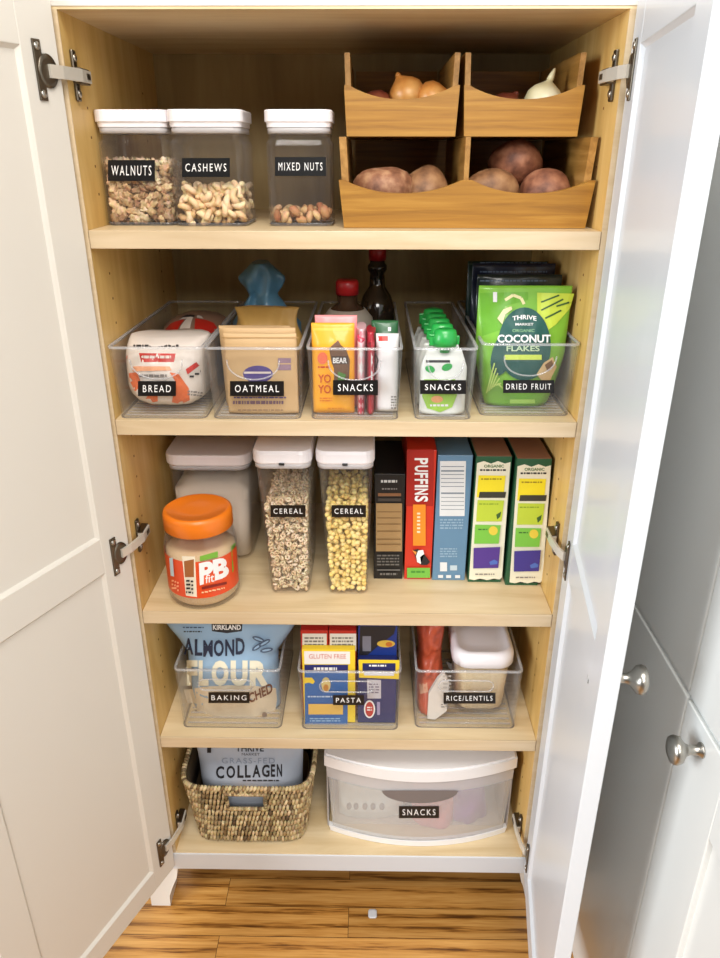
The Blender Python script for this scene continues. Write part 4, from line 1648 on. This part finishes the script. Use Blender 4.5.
for i, (xa, xb, yf, zt, dx, dy) in enumerate(((.1915, .2445, .0900, .8665, 0, 0), (.2500, .3015, .0815, .8665, 40.5, 3.2))):
    mb, fr, done = box_pack('green_box', xa, xb, yf, .270, Z3, zt, DGRN, ['green and cream box with yellow and purple panels, beside the blue box', 'green and cream box with yellow and purple panels, against the right wall'][i],
                            'snack box', 'green snack boxes', top=P((150, 108, 84), .6))
    def q(x, y):
        # the printed face leans with the pack: columns narrow towards the bottom
        return (x + dx, y + dy)
    zz = [q(477.5, 462)]
    for k in range(9):
        zz.append(q(477.5 + k * 4.0, 462 + (1.6 if k % 2 else 0)))
    fr.poly(CREAM, [q(477, 463), q(484, 461), q(491, 463.5), q(498, 461), q(505, 463.5), q(510.5, 462), q(502, 577), q(499.5, 579.5), q(494, 578.5), q(487, 580), q(480, 578.5), q(474, 580), q(469, 579)])
    fr.words(P((70, 108, 52), .5), 'ORGANIC', *q(484, 464.5), *q(504, 467.5), bold=.03)
    fr.fine_print(INK, *q(480, 469), *q(507, 472.5), 1, 7)
    fr.quad(P((238, 220, 40), .45), q(478.5, 475), q(505.5, 475.5), q(503.5, 497), q(476.5, 497))
    fr.fine_print(P((160, 140, 30), .5), *q(481, 478), *q(503, 481), 1, 8)
    fr.quad(P((58, 56, 48), .5), q(479.5, 491.5), q(506, 491.5), q(505, 497.5), q(478.5, 497.5))
    fr.quad(P((186, 206, 62), .45), q(477.5, 499.5), q(504, 500), q(501.5, 521), q(476, 521))
    fr.fine_print(P((120, 150, 40), .5), *q(479, 503), *q(499, 505), 1, 9)
    fr.poly(P((60, 96, 46), .5), [q(496, 514), q(501, 511), q(500, 516), q(497, 519)])
    fr.quad(P((120, 190, 70), .45), q(475, 524), q(500.5, 524.5), q(498.5, 543), q(474, 543))
    fr.oval(P((224, 200, 70), .5), *q(493, 530), 4.5, 4.5)
    fr.fine_print(P((60, 110, 46), .5), *q(478, 528), *q(488, 530.5), 1, 10)
    fr.quad(P((82, 54, 140) if i == 0 else (64, 54, 140), .45), q(473.5, 547), q(500, 546), q(498, 567), q(473, 567.5))
    fr.poly(P((80, 110, 190), .5), [q(489, 561), q(494, 558.5), q(497.5, 560.5), q(497, 563), q(490, 564)])
    fr.fine_print(GREYP, *q(475, 572.5), *q(495, 575), 1, 12)
    done()


# ================================================================== FOURTH SHELF
GRP4 = 'clear acrylic bins on the fourth shelf'
b4, y4 = clear_bin(-.2775, -.1075, .020, .235, Z4, .121, 'clear acrylic bin labelled BAKING with the flour bag in it', GRP4, 'slot', .003)
tape(b4, 208.5, 692, 249.5, 703, 'BAKING', y4, pad=(3, 3))
b5, y5 = clear_bin(-.0795, .0855, .019, .235, Z4, .121, 'clear acrylic bin labelled PASTA, in the middle of the fourth shelf', GRP4, 'slot', .003)
tape(b5, 333, 695, 364, 705, 'PASTA', y5, pad=(3, 2.6))
b6, y6 = clear_bin(.1090, .2800, .025, .235, Z4, .119, 'clear acrylic bin labelled RICE/LENTILS, at the right of the fourth shelf', GRP4, 'slot', .003)
tape(b6, 443.5, 692.5, 495.5, 703.5, 'RICE/LENTILS', y6, pad=(3, 3))
ZG = Z4 + .0036

LBL, CRM = P((152, 184, 214), .4, coat=.2), P((232, 218, 194), .45)
pw = Pouch(-.1930, .037, ZG, .2060, .208, .090, wf=lambda v: .735 if v < .55 else .735 + .345 * min(1, (v - .55) / .27), tf=lambda v: max(.1, min(1, (1 - v) * 1.9)) * (.75 + .25 * min(1, v * 5)), wr=.0025, freq=26, seed=91)
mb = MB()
fr = pw.mesh(mb, LBL, nu=32, nv=40)
fr.poly(CRM, [(184, 690), (205, 686.5), (228, 685), (252, 685.5), (276, 688), (277, 700), (275, 713), (266, 719.5), (203, 719.5), (190, 713)])
fr.poly(INK, [(211.5, 622), (242.5, 622), (242, 631), (227, 633), (212, 631)])
fr.words(M_TXT, 'KIRKLAND', 213, 624.5, 241, 629.5, bold=.03)
fr.fine_print(P((62, 84, 116), .5), 183, 626.5, 205, 629, 1, 3)
fr.fine_print(INK, 184, 630.5, 203, 633, 1, 4)
for ch, x0, x1, yb in zip('ALMOND', (184, 195, 203.5, 214, 225.5, 236), (193.5, 202.5, 213, 224, 234.5, 245), (654, 655, 656, 655.5, 655, 653.5)):
    fr.words(P((38, 46, 70), .5), ch, x0, yb - 16.5, x1, yb, bold=.03)
for ch, x0, x1 in zip('FLOUR', (187, 199, 212, 231, 250), (198, 209, 229, 248, 269)):
    fr.words(P((236, 232, 210), .5), ch, x0, 659, x1, 684.5, bold=.06)
fr.text(P((112, 66, 44), .5), 'CHED', (248, 692.5), (272, 680.5), (273.5, 690.5), (250, 702), bold=.03)
for cx_, cy_, a in ((258, 645, -35), (265, 641, -30), (267, 648, -10), (259, 637, 20)):
    fr.oval(P((74, 92, 120), .5), cx_, cy_, 6.5, 2.3, rot=a)
    fr.oval(LBL, cx_, cy_, 4.6, 1.0, rot=a)
fr.oval(P((150, 130, 116), .5), 265, 712, 2.5, 2.5)
fr.fine_print(P((150, 130, 116), .5), 190, 707, 199, 712, 2, 6)
tag(mb.build('almond_flour_bag', None, (-.193, .085, ZG)), 'pale blue and cream bag of almond flour, bulging above its bin', 'flour bag')

PBL, PYE, PNV, PRD = P((26, 98, 170), .42), P((238, 206, 50), .42), P((24, 36, 96), .42), P((186, 42, 34), .42)
mb, fr, done = box_pack('pasta_box', -.0730, .0120, .0340, .047, ZG, .5560, PYE, 'yellow and blue pasta box with a white top band, front left of the PASTA bin', 'pasta box', 'pasta boxes')
fr.quad(P((236, 232, 228), .5), (304, 651), (350, 651.5), (350, 664), (304.5, 664))
fr.words(P((206, 110, 96), .5), 'GLUTEN FREE', 309, 654, 346, 658.5)
fr.quad(PBL, (304.5, 664.5), (348, 664.5), (347.5, 724), (305, 724))
fr.quad(P((28, 40, 110), .42), (304.5, 664.5), (348, 664.5), (348, 671), (304.5, 671))
fr.fine_print(M_TXT, 314, 667, 338, 673, 1, 3)
fr.poly(PYE, [(304.5, 677), (312, 677), (315, 681), (313, 683.5), (309, 682), (304.5, 683)])
fr.oval(P((214, 196, 130), .5), 326, 684, 4.6, 7.5)
fr.oval(P((196, 130, 50), .5), 326, 687, 2.6, 3.4)
fr.fine_print(P((190, 214, 236), .5), 308, 695, 333, 698, 1, 4)
fr.rect(P((226, 184, 90), .5), 308.5, 703, 343, 713.5)
fr.fine_print(P((150, 190, 226), .5), 310, 717, 342, 721.5, 2, 5)
done()
for i, (xa, xb, pxa, pxb, lab) in enumerate(((-.0755, -.0315, 301.5, 327.5, 'red and white pasta box at the back left of the PASTA bin'), (-.0305, .0135, 329, 357, 'red and white pasta box back in the PASTA bin, right of its twin'))):
    mb, fr, done = box_pack('pasta_box', xa, xb, .0480, .100, ZG, .5830, PRD, lab, 'pasta box', 'pasta boxes')
    fr.rect(P((226, 222, 214), .5), pxa + .8, 633.5, pxb - .8, 651)
    fr.fine_print(P((120, 116, 112), .5), pxa + 3, 637, pxb - 3, 647, 3, 6 + i)
    done()
mb, fr, done = box_pack('pasta_box', .0160, .0790, .0340, .047, ZG, .5370, PNV, 'navy pasta box with yellow-framed top and red oval, front right of the PASTA bin', 'pasta box', 'pasta boxes')
fr.quad(PYE, (358.5, 659.5), (399.5, 660), (399, 679), (359, 677.5))
fr.quad(PNV, (362.5, 663), (395.5, 663), (395.5, 672), (362.5, 671.5))
fr.fine_print(M_TXT, 369, 664.5, 387, 668, 1, 8)
fr.quad(P((220, 220, 226), .5), (364, 671), (394, 671.5), (394, 675.5), (364, 675))
fr.quad(P((200, 196, 204), .5), (367, 679), (381, 679.5), (381, 698), (367.5, 698))
fr.fine_print(P((120, 110, 130), .5), 369, 683, 380, 694, 4, 9)
fr.oval(M_TXT, 369.5, 708.5, 5.6, 9)
fr.oval(PRD, 369.5, 708.5, 4.2, 7.4)
fr.fine_print(M_TXT, 367, 706, 373, 711, 2, 10)
fr.rect(P((160, 150, 190), .5), 377, 701, 380, 714)
done()
mb, fr, done = box_pack('pasta_box', .0165, .0785, .0480, .105, ZG, .5930, P((26, 52, 128), .42), 'tall dark blue pasta box at the back right of the PASTA bin', 'pasta box', 'pasta boxes')
fr.poly(INK, [(360, 626), (396, 626), (394, 634), (378, 646), (362, 660), (359, 660)])
fr.rect(P((120, 120, 132), .5), 362.5, 636, 371, 651)
fr.oval(P((212, 176, 70), .5), 386, 643.5, 9, 3.6)
fr.oval(P((190, 110, 40), .5), 389, 644, 3.4, 2.4)
done()

# rice and lentils
pw = Pouch(.1375, .052, ZG, .0460, .168, .120, wf=lambda v: 1.0 + .12 * math.sin(v * 8), tf=lambda v: max(.25, 1 - .6 * v), wr=.013, freq=42, seed=101)
mb = MB()
fr = pw.mesh(mb, P((196, 86, 56), .42, var=.25, coat=.15), nv=36)
fr.poly(P((226, 170, 140), .5), [(419, 684), (427, 682), (428, 692), (420, 694)])
tag(mb.build('lentil_bag', None, (.1375, .11, ZG)), 'crinkled orange-red lentil bag at the left of the RICE/LENTILS bin', 'bag')
M_PK = P((224, 216, 208), .45)
pts = [(.1325, ZG + .003), (.1455, ZG + .0015), (.1640, ZG + .020), (.1655, ZG + .078), (.1560, ZG + .098), (.1460, ZG + .085), (.1330, ZG + .055)]
mb = MB()
mb.prism(pts, .0415, .0490, M_PK)
fr = Front(mb, lambda x, z: .0415)
fr.fine_print(GREYP, 441, 704, 451, 708.5, 2, 3, -2)
fr.poly(P((70, 66, 64), .5), [(446, 661), (452, 664), (453, 672), (449, 668)])
fr.fine_print(P((190, 180, 172), .5), 443, 675, 452, 690, 4, 4)
tag(mb.build('white_packet', None, (.149, .045, ZG)), 'small white folded packet between the red bag and the rice tub', 'packet')
cx, cy = .2220, .1070
root = empty('rice_tub', (cx, cy, ZG), 'clear square tub of rice with domed white lid in the RICE/LENTILS bin', 'tub')
mb = MB()
t = .002
def rz(w_, d_, z, r=.02):
    return rrect(cx, cy, w_, d_, r, z)
mb.loft([rz(.074, .094, ZG), rz(.084, .104, ZG + .006, .024), rz(.092, .112, .512, .024), rz(.092 - 2 * t, .112 - 2 * t, .512, .022), rz(.084 - 2 * t, .104 - 2 * t, ZG + .008, .022)], M_JAR, smooth=False)
mb.build('body', root)
mb = MB()
mb.loft([rz(.096, .116, .510, .026), rz(.101, .121, .513, .027), rz(.101, .121, .530, .027), rz(.094, .114, .537, .025), rz(.082, .10, .5385, .02), rz(.078, .096, .537, .02), rz(.05, .06, .537, .015)], M_WHITE)
mb.build('lid', root)
mb = MB()
mb.loft([rz(.072, .092, ZG + .0085, .02), rz(.080, .100, ZG + .014, .021), rz(.0865, .1065, .498, .021), rz(.05, .07, .502, .02)], grainy('rice_grains', (206, 178, 132), (228, 208, 170), 420))
tag(mb.build('rice', None, (cx, cy, ZG + .008)), 'tan rice filling the clear square tub', 'rice', kind='stuff')


# ================================================================== BOTTOM SHELF
# woven seagrass basket
M_SEA = island_mat('seagrass', [(150, 124, 78), (196, 172, 122), (222, 202, 156), (118, 92, 52), (206, 184, 136), (84, 62, 36)], .75, .5, 260)
bx_, by_ = -.1770, .1390
root = empty('seagrass_basket', (bx_, by_, Z5), 'woven seagrass basket with a cut handle hole, left on the bottom shelf', 'basket')
HB = .146


def basket_pt(s, k, out=0):
    """s runs 0..4 round the four sides, k from bottom to rim"""
    w_, d_ = .196 + .034 * k, .232 + .026 * k
    side, q = int(s) % 4, s - int(s)
    cs = [(-1, -1), (1, -1), (1, 1), (-1, 1)]
    a, b = cs[side], cs[(side + 1) % 4]
    x = a[0] + (b[0] - a[0]) * q
    y = a[1] + (b[1] - a[1]) * q
    n = (abs(x) ** 7 + abs(y) ** 7) ** (1 / 7)
    x, y = x / n, y / n
    return Vector((bx_ + x * (w_ / 2 + out), by_ + y * (d_ / 2 + out), Z5 + .004 + k * (HB - .007)))


mb = MB()
rows, rr = 10, random.Random(9)
ncol = [32, 36, 32, 36]
for j in range(rows):
    k = (j + .5) / rows
    for side in range(4):
        for i in range(ncol[side]):
            q = (i + .5 + (.5 if j % 2 else 0)) / ncol[side]
            if q > 1:
                continue
            if side == 0 and .335 < q < .665 and 6 <= j <= 8:
                continue
            s = side + q
            p = basket_pt(s, k)
            e = basket_pt(side + min(.999, q + .01), k) - basket_pt(side + max(0, q - .01), k)
            ang = math.atan2(e.y, e.x)
            rot = Matrix.Rotation(ang, 3, 'Z') @ Matrix.Rotation(rr.uniform(.0, .35), 3, 'Y')
            mb.blob(p + Vector((0, 0, rr.uniform(-.001, .001))), (.0033 * rr.uniform(.85, 1.15), .0042, .0088 * rr.uniform(.9, 1.12)), M_SEA, rot, .15, 2, 1, rr.random())
# a thin inner lining closing the walls, dark to paint shade in weave gaps
def lining(k0, k1, s0=0, s1=4, n=96):
    a = [basket_pt(min(3.9999, s0 + (s1 - s0) * i / n), k0, -.004) for i in range(n + 1)]
    b = [basket_pt(min(3.9999, s0 + (s1 - s0) * i / n), k1, -.004) for i in range(n + 1)]
    c = [basket_pt(min(3.9999, s0 + (s1 - s0) * i / n), k1, -.006) for i in range(n + 1)]
    d = [basket_pt(min(3.9999, s0 + (s1 - s0) * i / n), k0, -.006) for i in range(n + 1)]
    mb.loft([a, b, c, d, a], P((62, 48, 28), .8), False, False, closed=False)
lining(0, .60)
lining(.60, .99, .66, 4)
lining(.60, .99, 0, .34, 12)
lining(.90, .99, .33, .67, 8)
mb.box(bx_ - .09, bx_ + .09, by_ - .108, by_ + .108, Z5 + .0006, Z5 + .004, P((120, 98, 60), .8))
mb.build('woven_wall', root)
mb = MB()
for i in range(150):
    s = 4 * (i + .5) / 150
    p = basket_pt(s, 1.0)
    e = basket_pt((s + .01) % 4, 1) - basket_pt((s - .01) % 4, 1)
    rot = Matrix.Rotation(math.atan2(e.y, e.x), 3, 'Z') @ Matrix.Rotation(.5, 3, 'Y')
    mb.blob(p, (.0036, .0052, .0062), M_SEA, rot, .15, 2, 1, i * .1)
mb.build('rim', root)
mb = MB()
lo, hi = [basket_pt(.35 + .30 * i / 8, .63) for i in range(9)], [basket_pt(.65 - .30 * i / 8, .905) for i in range(9)]
loop = lo + hi
for a, b in zip(loop, loop[1:] + loop[:1]):
    for t_ in (.0, .5):
        p = a.lerp(b, t_)
        vert = abs(b.z - a.z) > .01
        nn = 4 if vert else 1
        mb.blob(p + Vector((0, -.001, 0)), (.0046, .0045, .0042), M_SEA, None, .15, 2, 1, t_ + a.x * 30)
        if vert:
            for u_ in (.2, .35, .65, .8):
                mb.blob(a.lerp(b, u_) + Vector((0, -.001, 0)), (.0042, .0045, .0044), M_SEA, None, .15, 2, 1, u_)
mb.build('handle_hole_edge', root)

CBL = P((176, 184, 198), .4, coat=.2)
pw = Pouch(-.1760, .038, Z5 + .0045, .1760, .205, .075, wf=lambda v: 1.0 + .09 * v, tf=lambda v: max(.08, min(1, (1 - v) * 2.2)), wr=.003, freq=22, seed=111)
mb = MB()
fr = pw.mesh(mb, CBL)
for ch, x0, x1 in zip('COLLAGEN', (216, 226.5, 237.5, 245, 252.5, 262, 271, 277), (225, 236, 244.5, 251.5, 261.5, 270.5, 276, 283)):
    yb = 778.5 - (x0 - 216) * .045
    fr.words(INK, ch, x0, yb - 12.5, x1 - .8, yb, bold=.03)
fr.words(P((138, 148, 166), .5), 'GRASS-FED', 222, 757, 275, 762.5, space=1.2)
fr.words(P((50, 54, 64), .5), 'THRIVE', 236, 744, 264, 750.5, bold=.02)
fr.words(P((60, 64, 74), .5), 'MARKET', 242, 752, 260, 754.4)
fr.fine_print(INK, 243, 778.5, 280, 781, 1, 5)
fr.rect(INK, 207.5, 744, 211.5, 751.5)
tag(mb.build('collagen_bag', None, (-.176, .09, Z5 + .0045)), 'grey-blue bag of collagen standing in the seagrass basket', 'bag')

# white drawer unit with bow front
dx0, dx1, yb0 = -.0430, .2940, .0570
dcx, dhw = (dx0 + dx1) / 2, (dx1 - dx0) / 2
bow = lambda x: .0215 + .0355 * min(1.2, ((x - dcx) / dhw) ** 2)


def bowed(z0, z1, x0, x1, out, yback, mat, mb, n=24, taper=0, th=None):
    """a slab whose front follows the bow; with th it is only a front skin"""
    secs = []
    for z, tx in ((z0, taper), (z1, 0)):
        xs = [x0 + tx + (x1 - x0 - 2 * tx) * i / n for i in range(n + 1)]
        f = [(x, bow(x) - out, z) for x in xs]
        bk = [(x, (bow(x) - out + th) if th else yback, z) for x in xs[::-1]]
        secs.append(f + bk)
    mb.loft(secs, mat, smooth=False)


root = empty('drawer_unit', (dcx, .2, Z5), 'white plastic drawer unit with frosted bow-fronted drawer, right on the bottom shelf', 'drawer unit')
M_PLW = P((236, 234, 234), .35, var=.01)
mb = MB()
bowed(.2940, .3160, dx0, dx1, .004, .350, M_PLW, mb)
bowed(.3160, .3195, dx0 + .004, dx1 - .004, .000, .346, M_PLW, mb)
mb.build('top', root)
mb = MB()
HZ2 = clear('frosted_plastic_frame', (.96, .955, .95), .55, .3, (224, 220, 220), .3)
bowed(.2660, .2938, dx0 + .003, dx1 - .003, .000, None, HZ2, mb, th=.0025, taper=.0012)
for s in (0, 1):
    a, b = (dx0 + .003, dx0 + .0055) if s == 0 else (dx1 - .0055, dx1 - .003)
    mb.box(a, b, .060, .348, Z5 + .0005, .2938, HZ2)
mb.box(dx0 + .003, dx1 - .003, .3455, .348, Z5 + .0005, .2938, HZ2)
mb.build('frame', root)
drw = MB()
bowed(Z5 + .012, .2655, dx0 + .007, dx1 - .007, .002, None, M_HAZE, drw, th=.0022, taper=.006)
for s in (0, 1):
    a, b = (dx0 + .013, dx0 + .015) if s == 0 else (dx1 - .015, dx1 - .013)
    drw.box(a, b, .062, .338, Z5 + .005, .262, M_HAZE)
drw.box(dx0 + .013, dx1 - .013, .336, .338, Z5 + .005, .262, M_HAZE)
drw.box(dx0 + .013, dx1 - .013, .062, .338, Z5 + .003, Z5 + .005, M_HAZE)
dr = drw.build('drawer', root)
mb = MB()
bowed(Z5 + .0008, Z5 + .012, dx0 + .006, dx1 - .006, .004, None, M_PLW, mb, th=.010, taper=.003)
mb.build('bottom_rim', root)
# half-moon finger pull: flat grey patch painting the shade of its opening
mb = MB()
fr = Front(mb, lambda x, z: bow(x) - .0022, 5)
hm = [(382, 790.5), (458, 790.5)] + [(420 + 38 * math.cos(PI * k / 14), 790.5 + 12.5 * math.sin(PI * k / 14)) for k in range(1, 14)]
fr.poly(P((120, 112, 110), .5), hm)
pull = mb.build('finger_pull', dr)
mb = MB()
fr = Front(mb, lambda x, z: bow(x) - .0026, 5, .0003)
fr.rect(M_BLACK, 399, 806, 439, 818)
fr.words(M_TXT, 'SNACKS', 402.5, 809, 435.5, 815, space=1.35)
tag(mb.build('label', dr), 'black tape label with white capitals')

ZD = Z5 + .0056
pw = Pouch(.0400, .066, ZD, .1200, .094, .045, wr=.005, freq=30, seed=121)
mb = MB()
fr = pw.mesh(mb, P((206, 216, 214), .4))
for x_ in (349, 356, 365, 373, 382):
    fr.oval(P((96, 96, 100), .5), x_, 806, 2.6, 3.6)
tag(mb.build('snack_bag', None, (.048, .085, ZD)), 'pale teal snack bag with grey symbols, seen through the frosted drawer', 'snack bag', 'snack bags in the drawer')
pw = Pouch(.1540, .052, ZD, .0780, .096, .05, wr=.008, freq=30, seed=122, tf=lambda v: max(.2, 1 - .6 * v))
mb = MB()
pw.mesh(mb, P((206, 108, 116), .4))
tag(mb.build('snack_bag', None, (.152, .087, ZD)), 'pink snack bag behind the drawer label, seen through the frosted front', 'snack bag', 'snack bags in the drawer')
pw = Pouch(.2220, .060, ZD, .0700, .092, .05, wr=.009, freq=30, seed=123, xlean=-.012)
mb = MB()
pw.mesh(mb, P((132, 74, 160), .4))
tag(mb.build('snack_bag', None, (.22, .09, ZD)), 'purple snack bag at the right inside the frosted drawer', 'snack bag', 'snack bags in the drawer')

# scrap of plastic on the floor
mb = MB()
mb.loft([rrect(.044, -.012, .016, .018, .004, .0004, 3), rrect(.044, -.012, .015, .017, .004, .002, 3), rrect(.044, -.012, .008, .009, .003, .0016, 3)], clear('clear_scrap', (.9, .9, .9), .5, .1))
tag(mb.build('plastic_scrap', None, (.044, -.012, 0)), 'tiny clear plastic scrap lying on the wooden floor', 'scrap')
